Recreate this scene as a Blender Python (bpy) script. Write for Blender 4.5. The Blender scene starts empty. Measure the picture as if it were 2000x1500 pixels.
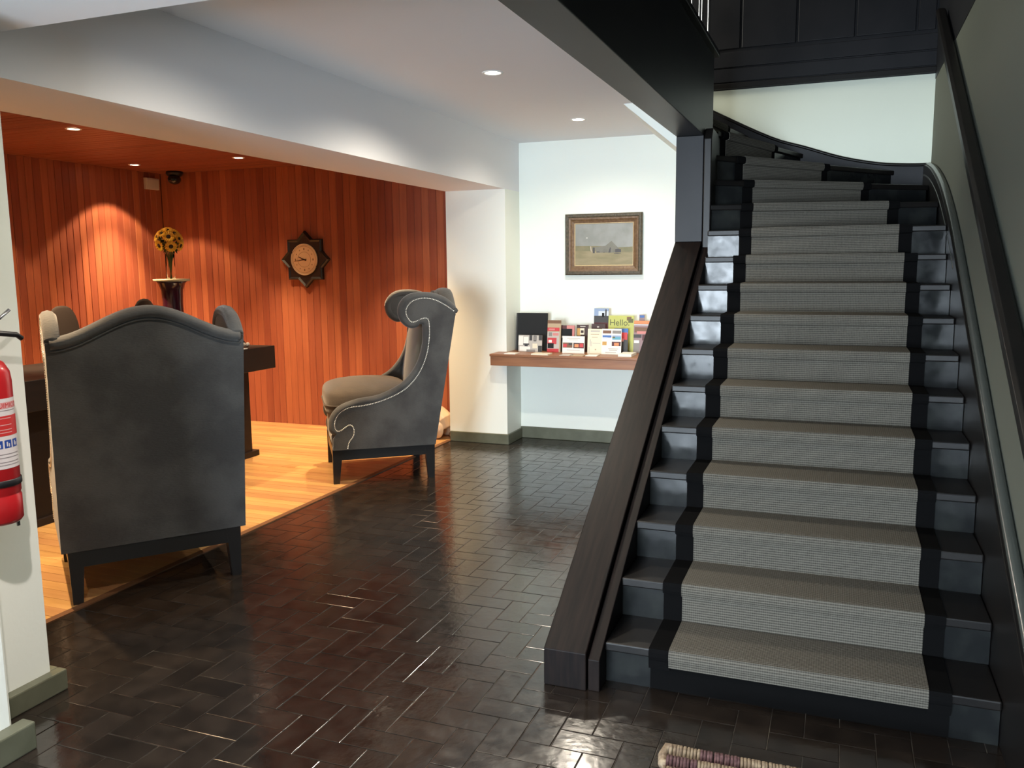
import bpy, bmesh, math, random
from mathutils import Vector, Matrix, Euler
R = random.Random(7)
S = bpy.context.scene
C = S.collection
PI = math.pi
# ------------------------------------------------------------------ camera
EYE = Vector((0.0, 0.0, 1.65))
FPX = 1661.77
YAW, PITCH, ROLL = 0.368378, 0.137060, -0.0105295
_f0 = Vector((-math.sin(YAW), math.cos(YAW), 0)); _r0 = Vector((math.cos(YAW), math.sin(YAW), 0)); _u0 = Vector((0, 0, 1))
FW = _f0 * math.cos(PITCH) - _u0 * math.sin(PITCH)
_up = _u0 * math.cos(PITCH) + _f0 * math.sin(PITCH)
RT = _r0 * math.cos(ROLL) + _up * math.sin(ROLL)
UP = -_r0 * math.sin(ROLL) + _up * math.cos(ROLL)
cam_d = bpy.data.cameras.new('camera'); cam = bpy.data.objects.new('camera', cam_d); C.objects.link(cam)
cam_d.sensor_fit = 'HORIZONTAL'; cam_d.sensor_width = 36.0; cam_d.lens = FPX / 2000 * 36.0; cam_d.clip_start = 0.05
cam.matrix_world = Matrix(((RT.x, UP.x, -FW.x, EYE.x), (RT.y, UP.y, -FW.y, EYE.y), (RT.z, UP.z, -FW.z, EYE.z), (0, 0, 0, 1)))
S.camera = cam

def ray(x, y): return FW + RT * ((x - 1000) / FPX) - UP * ((y - 750) / FPX)
def atY(x, y, Y):
    d = ray(x, y); return EYE + d * (Y / d.y)
def atX(x, y, X):
    d = ray(x, y); return EYE + d * (X / d.x)
def atZ(x, y, Z):
    d = ray(x, y); return EYE + d * ((Z - EYE.z) / d.z)

# ------------------------------------------------------------------ world, daylight, exposure
W = bpy.data.worlds.new('world'); S.world = W; W.use_nodes = True
bg = W.node_tree.nodes['Background']; bg.inputs[0].default_value = (0.62, 0.74, 1.0, 1); bg.inputs[1].default_value = 0.6
S.view_settings.view_transform = 'Standard'; S.view_settings.look = 'None'; S.view_settings.gamma = 1.0
S.view_settings.use_curve_mapping = False
S.view_settings.exposure = 0.95
S.cycles.use_denoising = True

def area_light(name, loc, rot, sx, sy, power, col):
    d = bpy.data.lights.new(name, 'AREA'); d.shape = 'RECTANGLE'; d.size = sx; d.size_y = sy; d.energy = power; d.color = col
    o = bpy.data.objects.new(name, d); o.location = loc; o.rotation_euler = rot; C.objects.link(o); return o
# daylight through the entrance glazing behind the camera, plus an added, unseen upper-landing light
area_light('entrance_daylight', (-1.42, -5.12, 1.225), (PI / 2, 0, 0), 2.3, 2.35, 640, (0.77, 0.89, 1.0))
area_light('landing_light', (-2.9, 6.9, 4.3), (0, math.radians(-68), 0), 1.0, 1.2, 38, (1.0, 0.97, 0.82))

# ------------------------------------------------------------------ materials
MATS = {}
def mat(name, col, rough=0.5, col2=None, nscale=6, stretch=(1, 1, 1), detail=4, bump=0, bscale=None, bstretch=None, objrand=0.0, metal=0,
        spec=0.5, sheen=0, emit=None, estr=1, transmission=0, rrand=0, coat=0, ramp=(0.35, 0.65), bdist=0.01, hue=0):
    m = bpy.data.materials.new(name); m.use_nodes = True; MATS[name] = m
    nt = m.node_tree; N = nt.nodes; L = nt.links; b = N['Principled BSDF']
    b.inputs['Base Color'].default_value = (*col, 1); b.inputs['Roughness'].default_value = rough
    b.inputs['Metallic'].default_value = metal; b.inputs['Specular IOR Level'].default_value = spec
    if sheen: b.inputs['Sheen Weight'].default_value = sheen; b.inputs['Sheen Roughness'].default_value = 0.5
    if transmission: b.inputs['Transmission Weight'].default_value = transmission
    if coat: b.inputs['Coat Weight'].default_value = coat; b.inputs['Coat Roughness'].default_value = 0.1
    if emit: b.inputs['Emission Color'].default_value = (*emit, 1); b.inputs['Emission Strength'].default_value = estr
    if not (col2 or bump or objrand or rrand): return m
    tc = N.new('ShaderNodeTexCoord'); oi = N.new('ShaderNodeObjectInfo')
    mul = N.new('ShaderNodeMath'); mul.operation = 'MULTIPLY'; mul.inputs[1].default_value = 37.0 if objrand else 0.0
    L.new(oi.outputs['Random'], mul.inputs[0])
    def noise(sc, st, det):
        mp = N.new('ShaderNodeMapping'); mp.inputs['Scale'].default_value = st
        L.new(tc.outputs['Object'], mp.inputs['Vector']); L.new(mul.outputs[0], mp.inputs['Location'])
        n = N.new('ShaderNodeTexNoise'); n.inputs['Scale'].default_value = sc; n.inputs['Detail'].default_value = det
        L.new(mp.outputs[0], n.inputs['Vector']); return n
    out = None
    if col2:
        n = noise(nscale, stretch, detail); rp = N.new('ShaderNodeValToRGB')
        rp.color_ramp.elements[0].position = ramp[0]; rp.color_ramp.elements[1].position = ramp[1]
        rp.color_ramp.elements[0].color = (*col, 1); rp.color_ramp.elements[1].color = (*col2, 1)
        L.new(n.outputs['Fac'], rp.inputs['Fac']); out = rp.outputs['Color']
    if objrand:
        hs = N.new('ShaderNodeHueSaturation'); mr = N.new('ShaderNodeMapRange')
        mr.inputs['To Min'].default_value = 1 - objrand; mr.inputs['To Max'].default_value = 1 + objrand
        L.new(oi.outputs['Random'], mr.inputs['Value']); L.new(mr.outputs[0], hs.inputs['Value'])
        if hue:
            m2 = N.new('ShaderNodeMapRange'); m2.inputs['To Min'].default_value = 0.5 - hue; m2.inputs['To Max'].default_value = 0.5 + hue
            L.new(oi.outputs['Random'], m2.inputs['Value']); L.new(m2.outputs[0], hs.inputs['Hue'])
        if out: L.new(out, hs.inputs['Color'])
        else: hs.inputs['Color'].default_value = (*col, 1)
        out = hs.outputs['Color']
    if out: L.new(out, b.inputs['Base Color'])
    if rrand:
        n = noise(nscale * 1.7, stretch, 3); mr = N.new('ShaderNodeMapRange'); mr.inputs['From Min'].default_value = 0.3; mr.inputs['From Max'].default_value = 0.7
        mr.inputs['To Min'].default_value = max(0.02, rough - rrand); mr.inputs['To Max'].default_value = rough + rrand
        L.new(n.outputs['Fac'], mr.inputs['Value']); L.new(mr.outputs[0], b.inputs['Roughness'])
    if bump:
        n = noise(bscale or nscale, bstretch or stretch, 4); bp = N.new('ShaderNodeBump'); bp.inputs['Strength'].default_value = bump; bp.inputs['Distance'].default_value = bdist
        L.new(n.outputs['Fac'], bp.inputs['Height']); L.new(bp.outputs['Normal'], b.inputs['Normal'])
    return m

PAINT = mat('wall_paint', (0.80, 0.83, 0.765), 0.6, bump=0.04, bscale=60)
PAINT_STAIR = mat('stairwell_paint', (0.78, 0.82, 0.70), 0.5, bump=0.04, bscale=60)
OLIVE_WALL = mat('right_wall_olive_grey', (0.125, 0.133, 0.110), 0.75, spec=0.08)  # even olive-grey tone, darker than the far stairwell wall
CEIL = mat('ceiling_paint', (0.76, 0.76, 0.78), 0.75, bump=0.03, bscale=50)
SKIRT = mat('olive_baseboard_paint', (0.088, 0.092, 0.060), 0.4, col2=(0.115, 0.118, 0.080), nscale=9)
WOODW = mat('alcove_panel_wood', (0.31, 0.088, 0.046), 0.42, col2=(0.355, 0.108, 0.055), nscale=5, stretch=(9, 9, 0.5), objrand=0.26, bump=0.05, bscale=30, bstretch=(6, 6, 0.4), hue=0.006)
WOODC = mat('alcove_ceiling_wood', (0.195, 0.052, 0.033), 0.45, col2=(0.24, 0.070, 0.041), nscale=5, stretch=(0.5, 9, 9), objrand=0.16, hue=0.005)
WOODG = mat('board_groove', (0.05, 0.013, 0.007), 0.7)
WOODF = mat('alcove_floor_wood', (0.39, 0.212, 0.080), 0.28, col2=(0.46, 0.265, 0.105), nscale=4, stretch=(0.7, 10, 10), objrand=0.13, hue=0.008)
DARK = mat('black_brown_wood', (0.0055, 0.005, 0.005), 0.38, spec=0.22, col2=(0.008, 0.0068, 0.0062), nscale=5, stretch=(1.5, 1, 1.5))
DARKB = mat('dark_beam_wood', (0.0085, 0.009, 0.0115), 0.42, spec=0.2, col2=(0.013, 0.013, 0.0155), nscale=3, stretch=(1.5, 0.8, 1.2))
RAILW = mat('worn_stringer_wood', (0.0055, 0.0045, 0.0045), 0.48, spec=0.09, col2=(0.012, 0.008, 0.007), nscale=5, stretch=(12, 0.7, 1))
RISERM = mat('gloss_riser_paint', (0.010, 0.011, 0.0115), 0.15, col2=(0.020, 0.022, 0.021), nscale=9, ramp=(0.45, 0.75), rrand=0.08, spec=0.17, bump=0.02, bscale=14)
BLACKW = mat('black_leg_wood', (0.010, 0.009, 0.009), 0.35)
DESKW = mat('espresso_desk_wood', (0.010, 0.0065, 0.006), 0.45, spec=0.2, col2=(0.013, 0.008, 0.007), nscale=6, stretch=(3, 1, 8))
GROUT = mat('paver_grout', (0.035, 0.030, 0.025), 0.5, col2=(0.15, 0.13, 0.10), ramp=(0.45, 0.7), nscale=9)
PAVER = mat('glazed_brown_paver', (0.0115, 0.0086, 0.0068), 0.17, col2=(0.021, 0.0155, 0.0118), nscale=9, detail=6, objrand=0.2, rrand=0.06, bump=0.16, bscale=34, bstretch=(1, 1, 1), bdist=0.004, spec=0.85)
FABRIC = mat('grey_ribbed_velvet', (0.026, 0.026, 0.0265), 0.85, col2=(0.052, 0.052, 0.051), nscale=4.5, detail=6, ramp=(0.38, 0.60), sheen=0.25, bump=0.5, bscale=160, bstretch=(0.35, 0.35, 1.3), bdist=0.004)
FABRICL = mat('taupe_ribbed_velvet', (0.044, 0.031, 0.020), 0.85, col2=(0.064, 0.046, 0.029), nscale=5, sheen=0.25, bump=0.5, bscale=160, bstretch=(1.3, 0.35, 0.4), bdist=0.004)
INNERB = mat('olive_inner_velvet', (0.062, 0.056, 0.038), 0.85, sheen=0.2)
STEEL = mat('polished_steel', (0.42, 0.44, 0.47), 0.25, metal=1)
NAIL = mat('nickel_nailhead', (0.80, 0.78, 0.72), 0.35, metal=0.5)
EMITW = mat('lamp_glow_hall', (1, 1, 1), 0.5, emit=(1.0, 0.90, 0.74), estr=9)
EMITA = mat('lamp_glow_alcove', (1, 1, 1), 0.5, emit=(1.0, 0.84, 0.62), estr=8)
TRIMW = mat('white_lamp_trim', (0.8, 0.8, 0.78), 0.4)
WHITEP = mat('white_plastic', (0.62, 0.60, 0.58), 0.4)
BLACKP = mat('black_plastic', (0.012, 0.012, 0.014), 0.4)
GLASS = mat('clear_glass', (0.95, 0.97, 0.95), 0.03, transmission=1.0); GLASS.node_tree.nodes['Principled BSDF'].inputs['IOR'].default_value = 1.12
def flat(name, c, r=0.55): return MATS.get(name) or mat(name, c, r)

# woven carpet: ribs follow the strip (UV), so they turn with the stairs
def carpet_mat(name, c1, c2, rib):
    m = bpy.data.materials.new(name); m.use_nodes = True; nt = m.node_tree; N = nt.nodes; L = nt.links; b = N['Principled BSDF']
    b.inputs['Roughness'].default_value = 0.95; b.inputs['Specular IOR Level'].default_value = 0.15
    uv = N.new('ShaderNodeUVMap'); sp = N.new('ShaderNodeSeparateXYZ'); L.new(uv.outputs[0], sp.inputs[0])
    def wave(sock, per):
        a = N.new('ShaderNodeMath'); a.operation = 'MULTIPLY'; a.inputs[1].default_value = 2 * PI / per; L.new(sock, a.inputs[0])
        s = N.new('ShaderNodeMath'); s.operation = 'SINE'; L.new(a.outputs[0], s.inputs[0])
        r = N.new('ShaderNodeMapRange'); r.inputs['From Min'].default_value = -1; L.new(s.outputs[0], r.inputs['Value']); return r.outputs[0]
    w1 = wave(sp.outputs['Y'], rib); w2 = wave(sp.outputs['X'], rib * 0.8)
    mx = N.new('ShaderNodeMath'); mx.operation = 'MULTIPLY_ADD'; L.new(w2, mx.inputs[0]); mx.inputs[1].default_value = 0.35; L.new(w1, mx.inputs[2])
    tc = N.new('ShaderNodeTexCoord'); n = N.new('ShaderNodeTexNoise'); n.inputs['Scale'].default_value = 120; n.inputs['Detail'].default_value = 3; L.new(tc.outputs['Object'], n.inputs['Vector'])
    ad = N.new('ShaderNodeMath'); ad.operation = 'MULTIPLY_ADD'; L.new(n.outputs['Fac'], ad.inputs[0]); ad.inputs[1].default_value = 0.7; L.new(mx.outputs[0], ad.inputs[2])
    mr = N.new('ShaderNodeMapRange'); mr.inputs['From Max'].default_value = 1.9; L.new(ad.outputs[0], mr.inputs['Value'])
    rp = N.new('ShaderNodeValToRGB'); rp.color_ramp.elements[0].color = (*c1, 1); rp.color_ramp.elements[1].color = (*c2, 1); rp.color_ramp.elements[0].position = 0.1; rp.color_ramp.elements[1].position = 0.8
    L.new(mr.outputs[0], rp.inputs['Fac']); L.new(rp.outputs[0], b.inputs['Base Color'])
    bp = N.new('ShaderNodeBump'); bp.inputs['Strength'].default_value = 0.6; bp.inputs['Distance'].default_value = 0.004; L.new(mr.outputs[0], bp.inputs['Height']); L.new(bp.outputs[0], b.inputs['Normal'])
    MATS[name] = m; return m
CARPET = carpet_mat('woven_grey_carpet', (0.030, 0.0275, 0.0235), (0.126, 0.117, 0.098), 0.0105)
BORDER = mat('black_runner_binding', (0.0040, 0.0040, 0.0042), 1.0, spec=0.03)

# ------------------------------------------------------------------ mesh helpers
def obj(name, verts, faces, m, parent=None, smooth=False, uvs=None):
    me = bpy.data.meshes.new(name); me.from_pydata([tuple(v) for v in verts], [], faces)
    if uvs:
        ul = me.uv_layers.new(name='UVMap')
        for lp in me.loops: ul.data[lp.index].uv = uvs[lp.vertex_index]
    me.update()
    if m: me.materials.append(m)
    if smooth:
        for p in me.polygons: p.use_smooth = True
    o = bpy.data.objects.new(name, me); C.objects.link(o)
    if parent: o.parent = parent
    return o
class MB:
    def __init__(s): s.v = []; s.f = []
    def add(s, v, f):
        n = len(s.v); s.v += [tuple(q) for q in v]; s.f += [tuple(i + n for i in q) for q in f]; return s
    def box(s, x0, x1, y0, y1, z0, z1, M=None):
        v = [(x, y, z) for z in (z0, z1) for x, y in ((x0, y0), (x1, y0), (x1, y1), (x0, y1))]
        if M: v = [M @ Vector(q) for q in v]
        return s.add(v, [(3, 2, 1, 0), (4, 5, 6, 7), (0, 1, 5, 4), (1, 2, 6, 5), (2, 3, 7, 6), (3, 0, 4, 7)])
    def prism(s, pts, fn, flip=False):
        """pts: 2D outline; fn(p, side) -> 3D for side 0/1"""
        n = len(pts); v = [fn(p, 0) for p in pts] + [fn(p, 1) for p in pts]
        f = [tuple(range(n))[::-1], tuple(range(n, 2 * n))] + [(i, (i + 1) % n, n + (i + 1) % n, n + i) for i in range(n)]
        if flip: f = [q[::-1] for q in f]
        return s.add(v, f)
    def lathe(s, prof, n=24, c=(0, 0, 0), a0=0, a1=2 * PI):
        full = abs(a1 - a0 - 2 * PI) < 1e-6; k = n if full else n + 1
        v = [(c[0] + r * math.cos(a0 + (a1 - a0) * i / n), c[1] + r * math.sin(a0 + (a1 - a0) * i / n), c[2] + z) for r, z in prof for i in range(k)]
        f = []
        for j in range(len(prof) - 1):
            for i in range(n):
                i2 = (i + 1) % k
                f.append((j * k + i, j * k + i2, (j + 1) * k + i2, (j + 1) * k + i))
        return s.add(v, f)
    def tube(s, path, r, n=8, closed=False, r2=None, ref=None, cap=True):
        P = [Vector(p) for p in path]; k = len(P); v = []; f = []
        for i, p in enumerate(P):
            a = P[(i - 1) % k] if (closed or i > 0) else p; b = P[(i + 1) % k] if (closed or i < k - 1) else p
            t = (b - a).normalized(); rf = Vector(ref) if ref else (Vector((0, 0, 1)) if abs(t.z) < 0.9 else Vector((1, 0, 0)))
            s1 = t.cross(rf).normalized(); s2 = s1.cross(t).normalized()
            ra = r[i] if isinstance(r, (list, tuple)) else r; rb = r2 if r2 is not None else ra
            for q in range(n):
                w = 2 * PI * q / n; v.append(p + s1 * (ra * math.cos(w)) + s2 * (rb * math.sin(w)))
        for i in range(k if closed else k - 1):
            j = (i + 1) % k
            for q in range(n): f.append((i * n + q, i * n + (q + 1) % n, j * n + (q + 1) % n, j * n + q))
        if cap and not closed: f += [tuple(range(n))[::-1], tuple((k - 1) * n + q for q in range(n))]
        return s.add(v, f)
    def ell(s, c, r, nu=20, nv=12, e1=1.0, e2=1.0, M=None):
        def sp(a, e): return math.copysign(abs(a) ** e, a)
        v = []; f = []
        for j in range(nv + 1):
            t = -PI / 2 + PI * j / nv
            for i in range(nu):
                u = 2 * PI * i / nu
                q = Vector((r[0] * sp(math.cos(t), e1) * sp(math.cos(u), e2), r[1] * sp(math.cos(t), e1) * sp(math.sin(u), e2), r[2] * sp(math.sin(t), e1)))
                if M: q = M @ q
                v.append(Vector(c) + q)
        for j in range(nv):
            for i in range(nu): f.append((j * nu + i, j * nu + (i + 1) % nu, (j + 1) * nu + (i + 1) % nu, (j + 1) * nu + i))
        return s.add(v, f)
    def build(s, name, m, parent=None, smooth=False, bevel=0, seg=2):
        o = obj(name, s.v, s.f, m, parent, smooth)
        if bevel:
            b = o.modifiers.new('bevel', 'BEVEL'); b.width = bevel; b.segments = seg; b.limit_method = 'ANGLE'
        return o
def box(name, x0, x1, y0, y1, z0, z1, m, parent=None, bevel=0, M=None):
    return MB().box(x0, x1, y0, y1, z0, z1, M).build(name, m, parent, bevel=bevel)
def tag(o, label, cat, group=None):
    o['label'] = label; o['category'] = cat
    if group: o['group'] = group
    return o
def struct(o): o['kind'] = 'structure'; return o
def thing(name, label, cat, loc=(0, 0, 0), rz=0, group=None):
    o = bpy.data.objects.new(name, None); o.empty_display_size = 0.05; C.objects.link(o); o.location = loc; o.rotation_euler = (0, 0, rz)
    return tag(o, label, cat, group)
def dup(src, parent, m=None):
    c = src.copy(); C.objects.link(c); c.parent = parent; return c
def catmull(P, per=4, closed=False):
    n = len(P); out = []
    for i in range(n if closed else n - 1):
        p = [P[(i + k) % n] if closed else P[min(max(i + k, 0), n - 1)] for k in (-1, 0, 1, 2)]
        for j in range(per):
            t = j / per
            out.append(tuple(0.5 * (2 * b + (c - a) * t + (2 * a - 5 * b + 4 * c - d) * t * t + (3 * b - a - 3 * c + d) * t ** 3) for a, b, c, d in zip(*p)))
    if not closed: out.append(tuple(P[-1]))
    return out
def smooth_angle(o, deg=40):
    me = o.data
    for p in me.polygons: p.use_smooth = True
    bm = bmesh.new(); bm.from_mesh(me)
    for e in bm.edges:
        if len(e.link_faces) == 2 and e.calc_face_angle(0) > math.radians(deg): e.smooth = False
    bm.to_mesh(me); bm.free(); return o
def text_mesh(body, size):
    cu = bpy.data.curves.new('lettering', 'FONT'); cu.body = body; cu.size = size; cu.align_x = 'CENTER'
    o = bpy.data.objects.new('lettering', cu); C.objects.link(o)
    bpy.context.view_layer.update()
    me = bpy.data.meshes.new_from_object(o.evaluated_get(bpy.context.evaluated_depsgraph_get()))
    bpy.data.objects.remove(o); bpy.data.curves.remove(cu); return me

# ------------------------------------------------------------------ levels (metres)
XA0, XA1 = -7.05, -3.45          # reception alcove
XB0, XB1 = -3.45, -2.86          # beam, pilaster, left wall
YB, YP, YAL = 7.65, 7.28, 7.57   # back wall, pilaster face, alcove boards
ZC, ZLOW, ZBM, ZA = 2.79, 2.50, 2.345, 2.70
XS0, XS1, XSI = -1.045, -0.868, -0.82   # stringer outer, inner, tread end
XTR, XW = 0.565, 0.625           # tread right end, right wall

# ------------------------------------------------------------------ floors
floor = struct(box('floor', XA1, XW + 0.3, -5.0, YB + 0.1, -0.12, -0.0022, GROUT))
U = 0.117; G = 0.0026
paver_me = MB()
def paver_verts(w, d):
    t = 0.0022; h = 0.016
    v = [(x * w / 2, y * d / 2, -h) for x, y in ((-1, -1), (1, -1), (1, 1), (-1, 1))]
    v += [(x * w / 2, y * d / 2, -0.0007) for x, y in ((-1, -1), (1, -1), (1, 1), (-1, 1))]
    v += [(x * (w / 2 - t), y * (d / 2 - t), 0) for x, y in ((-1, -1), (1, -1), (1, 1), (-1, 1))]
    f = [(0, 1, 5, 4), (1, 2, 6, 5), (2, 3, 7, 6), (3, 0, 4, 7), (4, 5, 9, 8), (5, 6, 10, 9), (6, 7, 11, 10), (7, 4, 8, 11), (8, 9, 10, 11)]
    return v, f
pv, pf = paver_verts(2 * U - G, U - G)
pme = bpy.data.meshes.new('paver'); pme.from_pydata(pv, [], pf); pme.update(); pme.materials.append(PAVER)
cells = []; cut = []
X0g, Y0g = -0.997 - 25 * U, 2.846 - 68 * U
nx, ny = int((XW - X0g) / U) + 2, int((YB - Y0g) / U) + 2
for i in range(nx):
    for j in range(ny):
        d = (i - j) % 4
        if d == 0: cx, cy, rot = X0g + (i + 1) * U, Y0g + (j + 0.5) * U, 0
        elif d == 3: cx, cy, rot = X0g + (i + 0.5) * U, Y0g + (j + 1) * U, 1
        else: continue
        hx, hy = (U, U / 2) if rot == 0 else (U / 2, U)
        ex = (max(cx - hx, XA1 + 0.012), min(cx + hx, XW + 0.1), max(cy - hy, -4.99), min(cy + hy, YB))
        if ex[1] - ex[0] < 0.012 or ex[3] - ex[2] < 0.012: continue
        if ex[1] - ex[0] < 2 * hx - 1e-4 or ex[3] - ex[2] < 2 * hy - 1e-4: cut.append(ex)
        else: cells.append((cx, cy, rot))
def vis(c):
    p = Vector((c[0], c[1], 0)) - EYE; dz = p.dot(FW)
    if dz < 0.2: return -1
    x, y = 1000 + FPX * p.dot(RT) / dz, 750 - FPX * p.dot(UP) / dz
    if not (-40 < x < 2040 and 800 < y < 1540): return -1
    if c[1] > 3.03 and c[0] > -1.1: return -1            # under the stairs
    if c[0] > -1.1 and c[1] > 3.3: return -1
    if c[0] < -2.62 and c[1] < 1.9: return -1
    return 1 / dz
cells.sort(key=vis, reverse=True)
rest = MB()
for n_, (cx, cy, rot) in enumerate(cells):
    tl = (R.gauss(0, 0.0016), R.gauss(0, 0.0016), rot * PI / 2 + R.gauss(0, 0.003)); dz = R.uniform(-0.0003, 0.0003)
    if n_ < 300:
        o = bpy.data.objects.new('paver', pme); C.objects.link(o); o.parent = floor; o.location = (cx, cy, dz); o.rotation_euler = tl
    else:
        Mx = Matrix.Translation((cx, cy, dz)) @ Euler(tl).to_matrix().to_4x4()
        rest.add([Mx @ Vector(v) for v in pv], pf)
for ex in cut:
    v_, f_ = paver_verts(ex[1] - ex[0] - G, ex[3] - ex[2] - G); rest.add([(a + (ex[0] + ex[1]) / 2, b + (ex[2] + ex[3]) / 2, c) for a, b, c in v_], f_)
rp_ = rest.build('paver_field', PAVER, floor); rp_['kind'] = 'stuff'

floor_a = struct(box('floor_alcove', XA0, XA1, 1.6, YB, -0.12, -0.003, flat('floor_gap', (0.12, 0.05, 0.02))))
BWF = 0.088
y = 1.62; r = 0
while y < YAL - 0.01:
    xs = [XA0, XA0 + R.uniform(0.6, 1.9)]
    while xs[-1] < XA1 - 0.25: xs.append(xs[-1] + R.uniform(1.1, 1.9))
    if xs[-1] > XA1 - 0.5: xs[-1] = XA1 - 0.03
    else: xs.append(XA1 - 0.03)
    for a, b in zip(xs, xs[1:]):
        o = box('floorboard', -(b - a) / 2 + 0.0008, (b - a) / 2 - 0.0008, -BWF / 2 + 0.0012, BWF / 2 - 0.0012, -0.02, 0.0, WOODF, floor_a)
        o.location = ((a + b) / 2, min(y + BWF / 2, YAL), R.uniform(-0.0003, 0.0003))
    y += BWF
struct(box('trim_1', XA1 - 0.03, XA1 + 0.012, 1.6, YP, -0.01, 0.006, flat('floor_edge_wood', (0.12, 0.055, 0.025), 0.4)))

# ------------------------------------------------------------------ hall walls, beam, ceilings
struct(box('wall_back', XB0, XW + 0.3, YB, YB + 0.15, 0, 3.11, PAINT))
struct(box('wall_pilaster', XB0, XB1, YP, YB, 0, ZBM, PAINT))
struct(box('ceiling_beam', XB0, XB1, 1.6, YB, ZBM, 2.95, CEIL))
struct(box('wall_left', XB0, XB1, -5.0, 2.305, 0, 2.344, PAINT))
struct(box('wall_pier', XB1, -2.62, -5.0, 1.95, 0, ZLOW, PAINT, bevel=0.012))
struct(box('ceiling', XB1, XS0, 2.317, YB, ZC, ZC + 0.016, CEIL))
struct(box('ceiling_low', XB1 - 0.6, XS0, -5.0, 2.317, ZLOW, 2.95, CEIL))
struct(box('ceiling_entry', XS1, XW, -5.0, 1.2, ZLOW, 3.0, CEIL))
# underside of the upper flight, plastered, where it drops below the hall ceiling
sof_p = [(-1.59, YB, ZC), (-1.50, 6.1605, ZC), (-1.0, 6.1605, 2.37), (-1.0, YB, 2.31)]
sof = MB().add(sof_p + [(a + 0.016, b, c + 0.02) for a, b, c in sof_p], [(0, 1, 2, 3), (7, 6, 5, 4), (0, 4, 5, 1), (1, 5, 6, 2), (2, 6, 7, 3), (3, 7, 4, 0)])
sof.prism([(-1.50, ZC), (-1.0, ZC), (-1.0, 2.37)], lambda p, t: (p[0], 6.145 + 0.015 * t, p[1]))
struct(sof.build('ceiling_stair_soffit', PAINT))
struct(box('wall_understair', -0.99, -0.95, 6.145, YB, 0, 2.32, PAINT))
bbh = 0.098
def baseboard(name, x0, x1, y0, y1, h=bbh): return struct(box(name, x0, x1, y0, y1, 0, h, SKIRT, bevel=0.006))
baseboard('baseboard_pilaster', XB0 + 0.005, XB1 + 0.018, YP - 0.018, YP + 0.001)
baseboard('baseboard_pilaster_side', XB1 - 0.001, XB1 + 0.018, YP + 0.001, YB - 0.019)
baseboard('baseboard_back', XB1, -1.05, YB - 0.02, YB + 0.001, 0.112)
baseboard('baseboard_left', XB1 - 0.001, XB1 + 0.045, 1.95, 2.345, 0.086)
baseboard('baseboard_left_end', XB0, XB1 - 0.001, 2.304, 2.345, 0.086)
baseboard('baseboard_pier', -2.621, -2.56, -4.98, 1.99, 0.10)
# entrance wall behind the camera with glazed opening
box_wf = MB().box(XB0, -2.57, -5.1, -5.0, 0, 2.95).box(-0.27, XW + 0.3, -5.1, -5.0, 0, 2.95).box(-2.57, -0.27, -5.1, -5.0, 2.40, 2.95).box(-2.57, -0.27, -5.1, -5.0, 0, 0.05)
struct(box_wf.build('wall_front', DARKB))
wf = MB()
for a in (-2.57, -1.46, -0.32): wf.box(a, a + 0.05, -5.06, -5.0, 0.05, 2.40)
wf.box(-2.52, -0.32, -5.06, -5.0, 0.05, 0.10).box(-2.52, -0.32, -5.06, -5.0, 2.35, 2.40).box(-2.52, -0.32, -5.06, -5.0, 1.80, 1.95)
struct(wf.build('window_1', DARK))
# ------------------------------------------------------------------ reception alcove
WB = 0.0805
wab = struct(box('wall_alcove_back', XA0 - 0.1, XA1, YAL + 0.012, YB + 0.1, 0, ZA + 0.2, WOODG))
wal = struct(box('wall_alcove_left', XA0 - 0.2, XA0 - 0.012, 1.5, YB + 0.1, 0, ZA + 0.2, WOODG))
struct(box('wall_alcove_near', XA0, XB0, 1.5, 1.62, 0, ZA, PAINT))
def board_mesh(w, l):   # eased long edges; width along x, face towards -y, length along z
    t = 0.014; c = 0.0045; h = w / 2
    pts = [(-h, t), (-h, c), (-h + c, 0), (h - c, 0), (h, c), (h, t)]
    m = MB().prism(pts, lambda p, s: (p[0], p[1], l * s), flip=True)
    me = bpy.data.meshes.new('board'); me.from_pydata(m.v, [], m.f); me.update(); return me
bme = board_mesh(WB - 0.0012, ZA); bme.materials.append(WOODW)
n = int(round((XA1 - XA0) / WB))
for i in range(n):
    o = bpy.data.objects.new('board', bme); C.objects.link(o); o.parent = wab; o.location = (XA0 + (i + 0.5) * (XA1 - XA0) / n, YAL + R.uniform(-0.001, 0.001), 0)
ny_ = int((YAL - 1.62) / WB)
for i in range(ny_):
    o = bpy.data.objects.new('board', bme); C.objects.link(o); o.parent = wal; o.location = (XA0 + R.uniform(-0.001, 0.001), YAL - (i + 0.5) * WB, 0); o.rotation_euler = (0, 0, PI / 2)
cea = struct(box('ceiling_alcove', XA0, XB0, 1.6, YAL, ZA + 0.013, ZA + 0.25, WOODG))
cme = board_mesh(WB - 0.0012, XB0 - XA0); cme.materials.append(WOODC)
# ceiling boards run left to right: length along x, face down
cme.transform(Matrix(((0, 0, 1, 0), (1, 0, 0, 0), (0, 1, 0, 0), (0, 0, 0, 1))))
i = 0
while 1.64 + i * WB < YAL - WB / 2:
    o = bpy.data.objects.new('board', cme); C.objects.link(o); o.parent = cea; o.location = (XA0, YAL - (i + 0.5) * WB, ZA + R.uniform(-0.001, 0.001)); i += 1

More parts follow.
